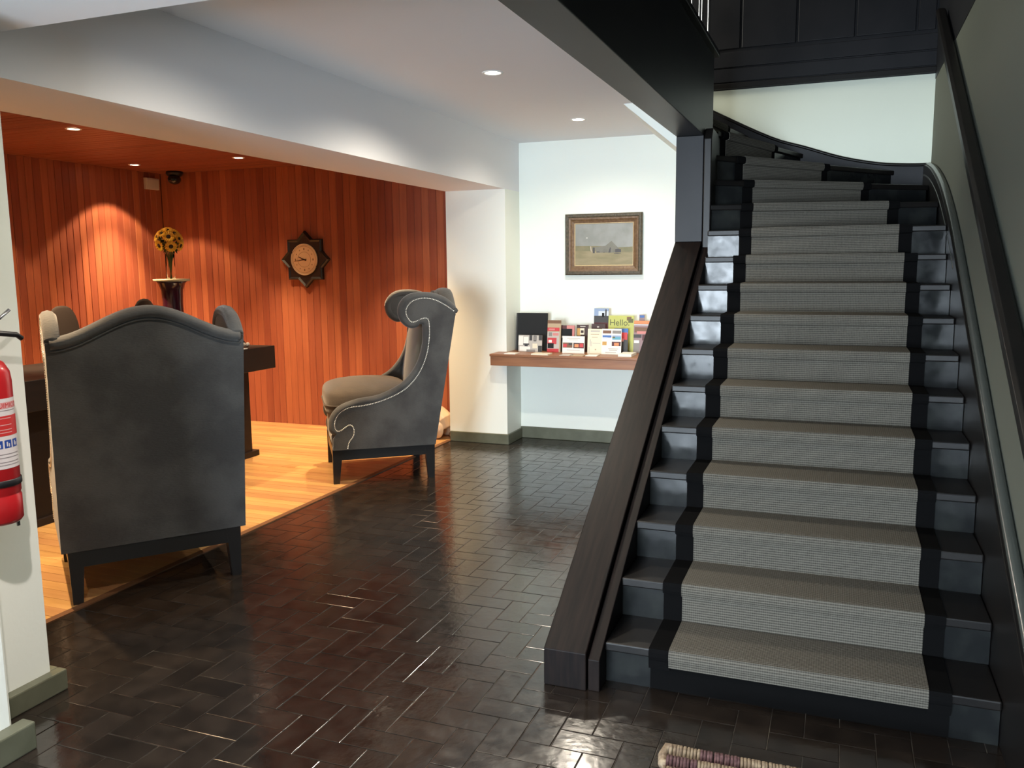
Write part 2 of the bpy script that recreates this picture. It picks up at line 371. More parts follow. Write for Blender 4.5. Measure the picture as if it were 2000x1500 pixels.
# ------------------------------------------------------------------ recessed lamps
ring_me = None
def downlight(x, y, z, label, group, em, r, spots):
    t = thing('downlight', label, 'ceiling light', (x, y, z), 0, group)
    MB().lathe([(r + 0.014, 0.0), (r + 0.012, -0.004), (r, -0.005), (r - 0.004, -0.001)], 28).build('trim_ring', TRIMW, t, True)
    MB().lathe([(r - 0.003, -0.0015), (0.0001, -0.0015)], 28).build('lens', em, t)
    for ang, blend, power, col in spots:
        d = bpy.data.lights.new('spot_lamp', 'SPOT'); d.energy = power; d.color = col; d.spot_size = math.radians(ang); d.spot_blend = blend; d.shadow_soft_size = 0.025
        o = bpy.data.objects.new('spot_lamp', d); C.objects.link(o); o.parent = t; o.location = (0, 0, -0.02)
WARM = (1.0, 0.70, 0.40); SOFT = (1.0, 0.90, 0.74)
for x in (-6.65, -5.38, -3.98):
    for y in (6.80, 4.93, 3.05):
        if x < -6 and y < 4: continue
        downlight(x, y, ZA, 'small round recessed spotlight in the reddish wooden alcove ceiling', 'spotlights in the wooden alcove ceiling', EMITA, 0.045,
                  [(99, 0.4 if x > -6 else 0.2, 12 if x > -6 else 44, WARM), (72, 0.85, 262, WARM)])
for y, l in ((4.86, 'round recessed ceiling light farther from the painting wall'), (6.63, 'round recessed ceiling light closest to the painting wall')):
    downlight(-1.978, y, ZC, l, 'recessed lights in the white hall ceiling', EMITW, 0.05, [(158, 1.0, 115 if y < 5 else 50, SOFT), (80, 0.9, 30 if y < 5 else 14, SOFT)])
downlight(-1.978, 3.09, ZC, 'round recessed ceiling light next to the lowered ceiling step', 'recessed lights in the white hall ceiling', EMITW, 0.05, [(158, 1.0, 65, SOFT)])

downlight(-1.70, 1.25, ZLOW, 'added unseen round light in the lowered ceiling, brightening the left wall', 'recessed lights in the white hall ceiling', EMITW, 0.05, [(125, 0.8, 105, (1.0, 0.89, 0.84))])  # added lamp, out of view, to brighten the left wall

# ------------------------------------------------------------------ staircase
RZ = 0.1698
NOS = {}
for k in range(1, 11):
    yk = 3.119 + 0.2714 * (k - 1); NOS[k] = ((XSI, yk), (XTR, yk), (-0.565, yk), (0.340, yk))
NOS[11] = ((XSI, 5.66), (XTR, 5.66), (-0.545, 5.66), (0.310, 5.66))
NOS[12] = ((XSI, 5.765), (XTR, 6.216), (-0.558, 5.85), (0.262, 6.117))
NOS[13] = ((XSI, 5.90), (XTR, 7.004), (-0.58, 6.09), (0.109, 6.64))
NOS[14] = ((XSI, 5.965), (0.36, 7.60), (-0.655, 6.19), (-0.163, 6.875))
NOS[15] = ((XSI, 6.05), (-0.336, 7.60), (-0.774, 6.197), (-0.53, 6.98))
NOS[16] = ((-1.015, 6.2), (-0.78, 7.60), (-0.99, 6.35), (-0.885, 6.98))
NOS[17] = ((-1.27, 6.2), (-1.15, 7.60), (-1.257, 6.35), (-1.203, 6.98))
NOS[18] = ((-1.53, 6.2), (-1.48, 7.60), (-1.525, 6.35), (-1.50, 6.98))
stair = thing('staircase', 'dark wooden staircase with closed stringer, turning left at its winding top steps', 'staircase', (0, 0, 0))
def V2(p): return Vector((p[0], p[1], 0))
def nrm(k):
    d = (V2(NOS[k][1]) - V2(NOS[k][0])).normalized(); return Vector((-d.y, d.x, 0))
def zt(k): return RZ * k
NB = 0.028
for k in range(1, 17):
    L0, R0 = V2(NOS[k][0]), V2(NOS[k][1]); nn = nrm(k + 1)
    L1, R1 = V2(NOS[k + 1][0]) + nn * NB, V2(NOS[k + 1][1]) + nn * NB
    poly = [L0, R0]
    if k == 13: poly.append(Vector((XTR, 7.6, 0)))
    if k == 15: L1 = Vector((-1.015, 6.23, 0)); poly += [R1, L1, Vector((XSI, 6.23, 0))]
    else: poly += [R1, L1]
    z = zt(k)
    tr = MB().prism([(p.x, p.y) for p in poly], lambda p, s: (p[0], p[1], z - 0.036 * (1 - s))).build('tread', DARK, stair, bevel=0.006)
for k in range(1, 17):
    nn = nrm(k); a = V2(NOS[k][0]) + nn * 0.022; b = V2(NOS[k][1]) + nn * 0.022; z0, z1 = (zt(k - 1) if k > 1 else 0.0), zt(k) - 0.036
    q = [a, b, b + nn * 0.018, a + nn * 0.018]
    MB().prism([(p.x, p.y) for p in q], lambda p, s: (p[0], p[1], z0 + (z1 - z0) * s)).build('riser', RISERM, stair)
def yz_prism(name, x0, x1, pts, m, parent, bevel=0): return MB().prism(pts, lambda p, s: (x0 + (x1 - x0) * s, p[0], p[1])).build(name, m, parent, bevel=bevel)
yz_prism('stringer', XS0, XS1 - 0.004, [(3.025, 0), (5.80, 0), (5.80, 1.832), (3.025, 0.152)], RAILW, stair, 0.004)
yz_prism('inner_string', XS1 + 0.002, XSI, [(3.035, 0), (5.80, 0), (5.80, 1.80), (3.035, 0.128)], RAILW, stair, 0.003)
yz_prism('newel_board', XS1 + 0.002, XSI + 0.004, [(5.74, 1.6), (6.21, 1.6), (6.21, 2.44), (6.14, 2.52), (5.80, 2.53), (5.74, 2.46)], DARK, stair, 0.006)
box('post', XS0, XS1, 5.74, 6.14, 1.80, 2.48, DARKB, stair, 0.003)
# wall skirting of the stair: right wall, easing into the curved one of the far wall
rs = [(2.62, 0.27), (3.0, 0.47), (3.39, 0.667), (3.98, 0.985), (4.35, 1.192), (5.27, 1.69), (5.52, 1.82), (5.85, 1.972), (6.34, 2.155), (6.9, 2.30), (7.39, 2.385), (7.62, 2.408)]
top = catmull(rs, 4)
sk = yz_prism('right_skirting', XTR + 0.003, XW - 0.001, [(2.62, 0.0), (7.62, 0.0)] + top[::-1], DARK, stair, 0.003)
MB().tube([(0.60, p[0], p[1] + 0.004) for p in top], 0.022, 8, r2=0.016).build('skirting_moulding', flat('moulding_paint', (0.05, 0.055, 0.05), 0.25), stair, True)
MB().tube([(0.575, p[0], p[1] - 0.075) for p in top if p[0] > 5.2], 0.010, 8).build('skirting_bead', flat('moulding_paint', (0.05, 0.055, 0.05), 0.25), stair, True)
fs = catmull([(0.618, 2.407), (0.468, 2.411), (0.242, 2.432), (-0.038, 2.494), (-0.326, 2.592), (-0.601, 2.687), (-1.073, 2.928), (-1.7, 3.27)], 4)
fs = [p for p in fs if p[0] > -1.35]
MB().prism(fs + [(p[0], min(p[1] - 0.012, max(p[1] - 0.42, 2.81 if p[0] < -0.9 else 0))) for p in fs[::-1]], lambda p, s: (p[0], YB - 0.008 - 0.037 * s, p[1])).build('far_skirting', DARKB, stair)
MB().tube([(p[0], YB - 0.04, p[1] + 0.006) for p in fs], 0.014, 8).build('skirting_moulding', DARK, stair, True)
# gallery edge above the stair, dark panelling and the upper storey
struct(box('beam_gallery', XS0, XS1, -5.0, 6.14, 2.48, 3.05, DARKB, bevel=0.003))
struct(box('trim_2', XS0 - 0.02, XS1 + 0.035, -5.0, 6.17, 3.05, 3.085, DARK, bevel=0.006))
struct(box('wall_right', XW, XW + 0.2, -5.0, YB, 0, 3.07, OLIVE_WALL))
struct(box('wall_stair_far', XS0 - 0.9, XW, YB - 0.006, YB + 0.001, 2.80, 3.11, PAINT_STAIR))
struct(box('wall_stair_far_low', -0.95, XW, YB - 0.006, YB + 0.001, 2.0, 2.80, PAINT_STAIR))
wp = struct(box('wall_upper_far', -4.0, XW + 0.2, YB - 0.02, YB + 0.1, 3.11, 5.4, DARKB))
x = -1.30
while x < XW - 0.1:
    box('panel', x, min(x + 0.43, XW - 0.02), YB - 0.034, YB - 0.019, 3.44, 4.6, DARKB, wp, 0.006); x += 0.445
box('rail', -4.0, XW, YB - 0.05, YB - 0.019, 3.115, 3.16, DARK, wp, 0.006)
box('rail', -4.0, XW, YB - 0.034, YB - 0.019, 3.17, 3.28, DARKB, wp, 0.005)
box('rail', -4.0, XW, YB - 0.040, YB - 0.019, 3.29, 3.41, DARKB, wp, 0.005)
struct(box('wall_upper_right', XW - 0.004, XW + 0.2, -5.0, YB, 3.07, 5.4, DARKB))
struct(box('wall_upper_left', -4.1, -4.0, 1.2, YB, 2.95, 5.4, PAINT))
struct(box('wall_upper_front', -4.0, XW, 1.1, 1.2, 2.95, 5.4, DARKB))
struct(box('ceiling_upper', -4.1, XW + 0.2, 1.1, YB + 0.1, 5.4, 5.5, CEIL))
gp = thing('gallery_newel', 'slim polished steel railing posts standing on the dark gallery edge', 'railing', (-0.955, 5.98, 3.085))
for dx, dy, h in ((-0.03, -0.06, 0.95), (0.03, -0.02, 0.95), (0.0, 0.06, 0.95), (0.055, 0.09, 0.95)):
    MB().lathe([(0.014, 0), (0.014, 0.05), (0.008, 0.06), (0.008, h)], 10, (dx, dy, 0)).build('baluster', STEEL, gp, True)
box('top_rail', -0.04, 0.04, -3.0, 0.13, 0.95, 0.99, DARK, gp, 0.008)

# carpet runner with black bindings
def runner_strip(edge, lift, m, name, parent, kmax=17, start_drop=0.062):
    """edge(k) -> (a, b) on nosing k"""
    rows = []
    for k in range(1, kmax):
        a, b = edge(k); nn = nrm(k); z = zt(k); o = nn * -(0.004 + lift); i_ = nn * (0.021 - lift)
        zl = z - 0.036 - lift
        if k == 1: rows += [(a + o * 0.6, b + o * 0.6, z - start_drop), (a + o * 0.9, b + o * 0.9, z - 0.04)]
        else: rows += [(a + i_, b + i_, zt(k - 1) + lift), (a + i_, b + i_, zl - 0.004), (a + i_ * 0.6, b + i_ * 0.6, zl)]
        rows += [(a + o * 0.7, b + o * 0.7, zl + 0.002), (a + o * 1.15, b + o * 1.15, z - 0.026), (a + o * 1.15, b + o * 1.15, z - 0.008), (a + o * 0.6, b + o * 0.6, z + lift * 0.8), (a + nn * 0.012, b + nn * 0.012, z + lift)]
    vs = []; fs_ = []; uv = []; s = 0; pr = None
    nxs = 2
    for a, b, z in rows:
        A = Vector((a.x, a.y, z)); B = Vector((b.x, b.y, z)); mid = (A + B) / 2
        if pr is not None: s += (mid - pr).length
        pr = mid; w = (B - A).length
        vs += [A, B]; uv += [(-w / 2, s), (w / 2, s)]
    for i in range(len(rows) - 1): fs_.append((2 * i, 2 * i + 1, 2 * i + 3, 2 * i + 2))
    o = obj(name, vs, fs_, m, parent, uvs=uv)
    sd = o.modifiers.new('thick', 'SOLIDIFY'); sd.thickness = 0.006; sd.offset = -1
    return o
run = thing('stair_runner', 'ribbed grey woven carpet runner with black bindings laid down the dark stairs', 'carpet runner', (0, 0, 0))
def e_mid(k): return V2(NOS[k][2]), V2(NOS[k][3])
def e_l(k):
    a, b = e_mid(k); d = (b - a).normalized(); return a - d * 0.078, a + d * 0.004
def e_r(k):
    a, b = e_mid(k); d = (b - a).normalized(); return b - d * 0.004, b + d * 0.072
runner_strip(e_mid, 0.011, CARPET, 'carpet', run)
runner_strip(e_l, 0.007, BORDER, 'binding', run, start_drop=0.075)
runner_strip(e_r, 0.007, BORDER, 'binding', run, start_drop=0.075)
# black fabric lining hanging below the first nosing
box('lining', -0.64, 0.41, 3.134, 3.138, 0.004, 0.13, BORDER, run)

# handrail on the right wall
def rail_z(y): return 1.018 + 0.579 * (y - 3.03)
hr = thing('handrail', 'dark moulded wooden handrail fixed along the right stairwell wall', 'handrail', (0, 0, 0))
prof = [(0.560, 0.0), (0.560, 0.055), (0.572, 0.062), (0.572, 0.075), (0.548, 0.085), (0.545, 0.115), (0.560, 0.130), (0.600, 0.130), (0.612, 0.115), (0.612, 0.0)]
y0, y1 = 2.70, 6.95
MB().prism(prof, lambda p, s: (p[0], y0 + (y1 - y0) * s, rail_z(y0 + (y1 - y0) * s) + p[1]), flip=False).build('rail', DARK, hr, bevel=0.003)
for y in (3.2, 4.4, 5.6): box('bracket', 0.60, XW + 0.002, y, y + 0.05, rail_z(y) + 0.035, rail_z(y) + 0.07, BLACKP, hr, 0.004)

# ------------------------------------------------------------------ wing chairs
OUTL = [(0.961, 1.344), (0.923, 1.386), (0.867, 1.426), (0.789, 1.455), (0.700, 1.464), (0.611, 1.455), (0.544, 1.415), (0.507, 1.351), (0.509, 1.285), (0.538, 1.229), (0.593, 1.191), (0.648, 1.193), (0.690, 1.222),
        (0.694, 1.141), (0.688, 1.063), (0.653, 0.942), (0.594, 0.843), (0.503, 0.757), (0.346, 0.686), (0.181, 0.661), (0.060, 0.623), (-0.006, 0.571), (-0.041, 0.506), (-0.044, 0.439), (-0.024, 0.399), (0.005, 0.383)]
NAILP = [(0.946, 1.309), (0.877, 1.359), (0.788, 1.405), (0.699, 1.418), (0.620, 1.397), (0.575, 1.349), (0.568, 1.300), (0.594, 1.249), (0.627, 1.237), (0.695, 1.263), (0.734, 1.257), (0.744, 1.207), (0.742, 1.118), (0.722, 0.995), (0.674, 0.873), (0.604, 0.775), (0.512, 0.701), (0.366, 0.640), (0.234, 0.610), (0.113, 0.598), (0.036, 0.557), (0.002, 0.493), (0.005, 0.437), (0.037, 0.421), (0.109, 0.464), (0.140, 0.440), (0.140, 0.383), (0.104, 0.330), (0.091, 0.276)]
def offset_in(path, d):
    out = []
    for i, p in enumerate(path):
        a = path[max(i - 1, 0)]; b = path[min(i + 1, len(path) - 1)]; t = Vector((b[0] - a[0], b[1] - a[1])).normalized()
        out.append((p[0] + -t.y * d, p[1] + t.x * d))
    return out
HWC = 0.445; SO = 0.375
def wing_chair(name, label, loc, rz):
    t = thing(name, label, 'armchair', loc, rz, 'grey wing chairs')
    edge = catmull(OUTL, 4)
    inner = offset_in(edge, 0.022)
    poly = inner + [(-0.015, 0.36), (-0.02, 0.272), (0.771, 0.272)]
    band = offset_in(edge, 0.030)
    nails = catmull(NAILP, 6)
    for sgn in (1, -1):
        x0, x1 = sgn * 0.388, sgn * HWC
        sd = MB().prism(poly, lambda p, s: (x0 + (x1 - x0) * s, p[0] - SO, p[1]), flip=(sgn < 0)).build('side_panel', FABRIC, t)
        MB().tube([(sgn * 0.414, p[0] - SO, p[1]) for p in band], 0.031, 10, r2=0.036, ref=(1, 0, 0)).build('padded_edge', FABRIC, sd, True)
        nl = MB(); acc = 0; last = None
        for p in nails:
            if last is not None:
                L = math.hypot(p[0] - last[0], p[1] - last[1]); u = 0
                while acc + (L - u) >= 0.0120:
                    st = 0.0120 - acc; u += st; acc = 0; q = u / L
                    yy, zz = last[0] + (p[0] - last[0]) * q - SO, last[1] + (p[1] - last[1]) * q
                    nl.ell((sgn * (HWC + 0.0005), yy, zz), (0.004, 0.0048, 0.0048), 6, 4)
                acc += L - u
            last = p
        nb = nl.build('nailhead_trim', NAIL, sd, True); nb['kind'] = 'stuff'
        # small cuff under the arm scroll
        MB().ell((sgn * 0.385, 0.045 - SO, 0.345), (0.052, 0.075, 0.07), 16, 10, 0.8, 0.8).build('scroll_cuff', FABRIC, sd, True)
    # back: raked slab with a serpentine top
    v = []; f = []; nu, nv = 28, 14
    def tz(x): return 1.338 + 0.138 * (0.5 + 0.5 * math.cos(2 * PI * x / 0.88)) ** 1.05
    def sb(z): return 0.773 + (z - 0.275) * 0.1759
    for side in (0, 1):
        for j in range(nv + 1):
            for i in range(nu + 1):
                x = -HWC + 0.001 + (2 * HWC - 0.002) * i / nu; z = 0.272 + (tz(x) - 0.012 - 0.272) * j / nv
                s_ = sb(z) - (0.13 if side else 0.0)
                if not side: s_ += 0.006 * math.sin(PI * i / nu) * math.sin(PI * j / nv)
                v.append((x, s_ - SO, z))
    K = (nu + 1) * (nv + 1)
    for side in (0, 1):
        for j in range(nv):
            for i in range(nu):
                a = side * K + j * (nu + 1) + i; q = (a, a + 1, a + nu + 2, a + nu + 1); f.append(q[::-1] if not side else q)
    for i in range(nu): f.append((nv * (nu + 1) + i, nv * (nu + 1) + i + 1, K + nv * (nu + 1) + i + 1, K + nv * (nu + 1) + i)); f.append((i, K + i, K + i + 1, i + 1))
    for j in range(nv):
        for i in (0, nu): a = j * (nu + 1) + i; f.append((a, a + nu + 1, K + a + nu + 1, K + a))
    bk = obj('backrest', v, f, FABRIC, t, False); smooth_angle(bk)
    pth = [(-HWC + 0.02 + (2 * HWC - 0.04) * i / 40, 0, 0) for i in range(41)]
    MB().tube([(p[0], sb(tz(p[0])) - 0.045 - SO, tz(p[0]) - 0.022) for p in pth], 0.062, 12, r2=0.032, ref=(0, 0, 1)).build('top_roll', FABRIC, bk, True)
    MB().tube([(p[0], sb(tz(p[0]) - 0.05) + 0.002 - SO, tz(p[0]) - 0.055) for p in pth], 0.005, 6).build('piping', FABRIC, bk, True)
    MB().ell((0, 0.715 - SO, 0.98), (0.355, 0.07, 0.37), 24, 14, 0.5, 0.6, Matrix.Rotation(-0.174, 3, 'X')).build('inner_back_pad', INNERB, bk, True)
    MB().box(-0.388, 0.388, -0.018 - SO, 0.72 - SO, 0.272, 0.50).build('seat_base', FABRICL, t, bevel=0.015)
    cu = MB(); cu.ell((0, 0, 0), (0.384, 0.345, 0.128), 36, 18, 0.45, 0.35)
    cu.v = [(a, b + 0.285 - SO, c + 0.605 + 0.045 * math.cos(a / 0.384 * 1.5) * math.cos(b / 0.345 * 1.4)) for a, b, c in cu.v]
    cs = cu.build('seat_cushion', FABRICL, t, True)
    cp = []
    for i in range(48):
        w = 2 * PI * i / 48; cxx = math.copysign(abs(math.cos(w)) ** 0.35, math.cos(w)); cyy = math.copysign(abs(math.sin(w)) ** 0.35, math.sin(w)); cp.append((0.384 * cxx, 0.345 * cyy + 0.285 - SO, 0.60))
    MB().tube(cp, 0.007, 6, closed=True).build('cushion_piping', FABRICL, cs, True)
    ap = MB()
    for sgn in (1, -1): ap.prism([(0.0, 0.186), (0.0, 0.273), (0.77, 0.273), (0.755, 0.192)], lambda p, s: (sgn * (0.375 + 0.04 * s), p[0] - SO, p[1]), flip=(sgn > 0))
    ap.box(-0.38, 0.38, -0.018 - SO, 0.02 - SO, 0.19, 0.273).box(-0.38, 0.38, 0.728 - SO, 0.768 - SO, 0.19, 0.273)
    ap.build('apron', BLACKW, t)
    for sgn in (1, -1):
        for (a0, a1, b0, b1) in ((-0.022, 0.056, -0.022, 0.024), (0.690, 0.770, 0.716, 0.766)):
            lg = MB(); ws, wb = 0.075, 0.046
            xo = sgn * 0.418
            top_ = [(xo, a0), (xo - sgn * ws, a0), (xo - sgn * ws, a1), (xo, a1)]; bot = [(xo - sgn * 0.008, b0), (xo - sgn * (wb + 0.008), b0), (xo - sgn * (wb + 0.008), b1), (xo - sgn * 0.008, b1)]
            vv = [(p[0], p[1] - SO, 0.0) for p in bot] + [(p[0], p[1] - SO, 0.274) for p in top_]
            ff = [(3, 2, 1, 0), (4, 5, 6, 7), (0, 1, 5, 4), (1, 2, 6, 5), (2, 3, 7, 6), (3, 0, 4, 7)]
            lg.add(vv, ff if sgn < 0 else [q[::-1] for q in ff]); lg.build('leg', BLACKW, t)
    return t
wing_chair('wing_chair', 'grey velvet wing chair showing its nailhead-trimmed side beside the white pilaster', (-3.513, 6.034, 0), math.atan2(-0.808, 0.589))
wing_chair('wing_chair', 'grey velvet wing chair with its high humped back turned, beside the fire extinguisher wall', (-3.559, 3.5525, 0), math.atan2(-0.785, -0.62))

# ------------------------------------------------------------------ reception desk and what stands on it
dk = thing('reception_desk', 'long dark brown reception desk with thick overhanging top', 'desk', (0, 0, 0))
box('desktop', -5.42, -4.60, 3.35, 6.17, 0.796, 0.99, DESKW, dk, 0.004)
box('front_panel', -4.90, -4.84, 3.42, 6.10, 0.0, 0.797, DESKW, dk)
box('side_panel', -5.40, -4.88, 6.06, 6.12, 0.0, 0.797, DESKW, dk)
box('side_panel', -5.40, -4.88, 3.40, 3.46, 0.0, 0.797, DESKW, dk)
box('plinth', -5.40, -4.815, 3.41, 6.165, 0.0, 0.05, DESKW, dk, 0.003)

PURP = mat('purple_glaze', (0.045, 0.008, 0.022), 0.12, coat=0.5)
vx, vy = -5.075, 5.5
vz = thing('tall_vase', 'tall glossy dark purple vase with a pale flat rim on the reception desk', 'vase', (vx, vy, 0.99))
MB().lathe([(0.0001, 0.0), (0.085, 0.0), (0.09, 0.02), (0.082, 0.2), (0.078, 0.4), (0.085, 0.50), (0.105, 0.555), (0.118, 0.57), (0.112, 0.572), (0.095, 0.55), (0.075, 0.5), (0.07, 0.05), (0.0001, 0.04)], 32).build('body', PURP, vz, True)
MB().lathe([(0.10, 0.570), (0.140, 0.572), (0.141, 0.590), (0.10, 0.592), (0.10, 0.570)], 36).build('rim_plate', flat('cream_rim', (0.62, 0.55, 0.38), 0.35), vz, True)
gb = MB().lathe([(0.0001, 0.52), (0.032, 0.52), (0.034, 0.6), (0.033, 0.75), (0.036, 0.79), (0.031, 0.79), (0.029, 0.6), (0.0001, 0.54)], 20)
tag(gb.build('glass_vase', GLASS, None, True), 'narrow clear glass tube vase holding the sunflower stems', 'glass vase').location = (vx, vy, 0.99)
PETAL = mat('sunflower_petal', (0.85, 0.42, 0.02), 0.6, col2=(0.90, 0.55, 0.05), nscale=20); SEED = mat('sunflower_disc', (0.03, 0.012, 0.006), 0.9)
LEAF = mat('flower_leaf', (0.05, 0.09, 0.02), 0.6); STEM = mat('flower_stem', (0.10, 0.14, 0.03), 0.6)
cc = Vector((vx, vy, 0.99 + 0.89)); tocam = (Vector((EYE.x, EYE.y, 0)) - Vector((vx, vy, 0))).normalized(); lat = Vector((-tocam.y, tocam.x, 0))
ptm = MB()
for ring, (r0, r1, nn_, off, zz) in enumerate(((0.014, 0.052, 14, 0, 0.004), (0.014, 0.047, 14, 0.22, 0.009))):
    for i in range(nn_):
        a = 2 * PI * i / nn_ + off; d = Vector((math.cos(a), math.sin(a), 0)); e = Vector((-d.y, d.x, 0)); w = 0.0085
        ptm.add([d * r0 - e * w * 0.5 + Vector((0, 0, zz)), d * r0 + e * w * 0.5 + Vector((0, 0, zz)), d * (r0 + r1) * 0.55 + e * w + Vector((0, 0, zz + 0.006)), d * r1 + Vector((0, 0, zz + 0.002)), d * (r0 + r1) * 0.55 - e * w + Vector((0, 0, zz + 0.006))], [(0, 1, 2, 3, 4)])
pme_ = bpy.data.meshes.new('petals'); pme_.from_pydata(ptm.v, [], ptm.f); pme_.materials.append(PETAL)
dm = MB().ell((0, 0, 0.007), (0.019, 0.019, 0.009), 14, 8); dme = bpy.data.meshes.new('seed_disc'); dme.from_pydata(dm.v, [], dm.f); dme.materials.append(SEED)
dirs = [(0.02, 0.35), (-0.12, -0.42), (0.75, -0.35), (-0.75, 0.25), (0.85, 0.42), (-0.85, -0.35), (0.1, 0.9), (-0.45, 0.62), (0.5, 0.66)]
for (lx, lz) in dirs:
    dd = (lat * -lx + Vector((0, 0, lz)) + tocam * math.sqrt(max(0.06, 1 - lx * lx - lz * lz))).normalized()
    fl = thing('sunflower', 'yellow sunflower with dark centre in the bouquet above the purple vase', 'sunflower', (0, 0, 0), 0, 'sunflowers in the vase')
    fl.location = cc + dd * 0.092; fl.rotation_euler = dd.to_track_quat('Z', 'Y').to_euler()
    for nm, me in (('petals', pme_), ('seed_disc', dme)):
        o = bpy.data.objects.new(nm, me); C.objects.link(o); o.parent = fl
    bpy.context.view_layer.update()
    inv = fl.matrix_world.inverted()
    MB().tube([inv @ (cc + dd * 0.09), inv @ (cc + dd * 0.04 - Vector((0, 0, 0.06))), inv @ (cc - Vector((0, 0, 0.16)) + dd * 0.014), inv @ (cc - Vector((0, 0, 0.33)) - dd * 0.010)], 0.004, 6).build('stem', STEM, fl, True)
lf = MB()
for i in range(170):
    d = Vector((R.gauss(0, 1), R.gauss(0, 1), R.gauss(0, 1))).normalized(); p = cc + d * R.uniform(0.04, 0.095); q = Vector((R.gauss(0, 1), R.gauss(0, 1), R.gauss(0, 1))).normalized(); w = d.cross(q).normalized() * 0.007
    lf.add([p - d * 0.015, p + w, p + d * 0.022, p - w], [(0, 1, 2, 3)])
tag(lf.build('bouquet_greenery', LEAF), 'dark green leaf filler packed between the sunflowers', 'foliage')['kind'] = 'stuff'

hb = thing('handbag', 'black leather handbag with a beaded handle lying on the desk end', 'handbag', (-4.86, 5.72, 0.992))
MB().ell((0, 0, 0.055), (0.12, 0.22, 0.055), 24, 12, 0.7, 0.8).build('bag_body', BLACKP, hb, True)
MB().tube([(0.09, -0.18, 0.06), (0.10, -0.10, 0.13), (0.09, 0.06, 0.14), (0.08, 0.2, 0.10), (0.08, 0.28, 0.02)], 0.012, 8).build('bag_handle', BLACKP, hb, True)
for i, (a, b, c) in enumerate(((0.10, 0.24, 0.022), (0.09, 0.29, 0.016), (0.07, 0.33, 0.016), (0.09, 0.20, 0.125))):
    MB().ell((a, b, c), (0.016, 0.016, 0.016), 12, 8).build('bead', flat('pearl', (0.75, 0.68, 0.6), 0.2), hb, True)
tag(box('paper_sheet', -4.72, -4.62, 5.30, 5.83, 0.991, 0.996, flat('white_paper', (0.8, 0.8, 0.78), 0.6)), 'white sheets of paper at the edge of the desk', 'paper')

def desk_chair(loc, rz, label, top, hw):
    t = thing('desk_chair', label, 'chair', loc, rz, 'chairs behind the reception desk')
    cl = flat('dark_chair_cloth', (0.022, 0.014, 0.012), 0.9)
    MB().ell((0, 0, 0.50), (0.25, 0.24, 0.05), 24, 10, 0.6, 0.5).build('seat', cl, t, True)
    MB().ell((0, -0.24, (top + 0.58) / 2), (hw, 0.05, (top - 0.58) / 2), 24, 16, 0.75, 0.9).build('backrest', cl, t, True)
    MB().lathe([(0.025, 0.06), (0.025, 0.46)], 12).build('column', BLACKP, t, True)
    MB().box(-0.03, 0.03, -0.27, -0.05, 0.44, 0.47).box(-0.03, 0.03, -0.30, -0.26, 0.44, 0.75).build('back_support', BLACKP, t)
    for i in range(5):
        a = 2 * PI * i / 5; ft = MB().tube([(0, 0, 0.09), (0.28 * math.cos(a), 0.28 * math.sin(a), 0.06)], 0.018, 8).build('foot', BLACKP, t, True)
        MB().ell((0.28 * math.cos(a), 0.28 * math.sin(a), 0.028), (0.028, 0.028, 0.028), 12, 8).build('castor', BLACKP, ft, True)
p1 = atX(285, 583, -5.95); p2 = atX(120, 597, -5.95)
desk_chair((p1.x + 0.24, p1.y + 0.02, 0), -1.35, 'dark padded desk chair behind the reception desk, next to the purple vase', p1.z, 0.2)
desk_chair((p2.x + 0.23, p2.y - 0.04, 0), -1.75, 'dark padded desk chair behind the reception desk, by the alcove\'s left boards', p2.z, 0.15)

# ------------------------------------------------------------------ clock
ck = thing('wall_clock', 'dark eight-pointed star wall clock with pale round dial on the wood panelling', 'clock', (-5.19, YAL - 0.002, 1.745))
RO = 0.292; RI = RO * 0.7654 * 1.0
def star(ro): return [((ro if i % 2 == 0 else ro * 0.765) * math.sin(PI * i / 8), (ro if i % 2 == 0 else ro * 0.765) * math.cos(PI * i / 8)) for i in range(16)]
CK = mat('clock_case_wood', (0.016, 0.013, 0.013), 0.4)
a_, b_, c_ = star(RO), star(RO), star(RO * 0.86)
vv = [(p[0], 0, p[1]) for p in a_] + [(p[0], -0.035, p[1]) for p in b_] + [(p[0], -0.05, p[1]) for p in star(RO * 0.95)] + [(p[0], -0.038, p[1]) for p in c_]
ff = []
for lv in range(3):
    for i in range(16): j = (i + 1) % 16; ff.append((lv * 16 + i, lv * 16 + j, lv * 16 + 16 + j, lv * 16 + 16 + i))
ff.append(tuple(range(48, 64)))
obj('star_case', vv, ff, CK, ck)
TOY = Matrix.Rotation(PI / 2, 4, 'X')
dl = MB().lathe([(0.152, 0.0), (0.152, 0.008), (0.0001, 0.008)], 40); dl.v = [(x, -0.038 - z, y) for x, y, z in dl.v]
dial = dl.build('dial', flat('clock_dial', (0.62, 0.42, 0.25), 0.5), ck)
rg = MB().tube([(0.156 * math.cos(2 * PI * i / 48), -0.046, 0.156 * math.sin(2 * PI * i / 48)) for i in range(48)], 0.007, 8, closed=True); rg.build('bezel', flat('brass_bezel', (0.55, 0.42, 0.28), 0.3), ck, True)
for rr in (0.078, 0.136): MB().tube([(rr * math.cos(2 * PI * i / 48), -0.0465, rr * math.sin(2 * PI * i / 48)) for i in range(48)], 0.0011, 5, closed=True).build('dial_ring', flat('dial_print', (0.22, 0.12, 0.06), 0.6), dial)
for i in range(12):
    a = 2 * PI * i / 12; s_ = 0.010 if i % 3 == 0 else 0.006
    MB().box(-s_ / 1.6, s_ / 1.6, -0.0475, -0.0455, -s_, s_, Matrix.Translation((0.107 * math.sin(a), 0, 0.107 * math.cos(a)))).build('hour_mark', flat('dial_print', (0.22, 0.12, 0.06), 0.6), dial)
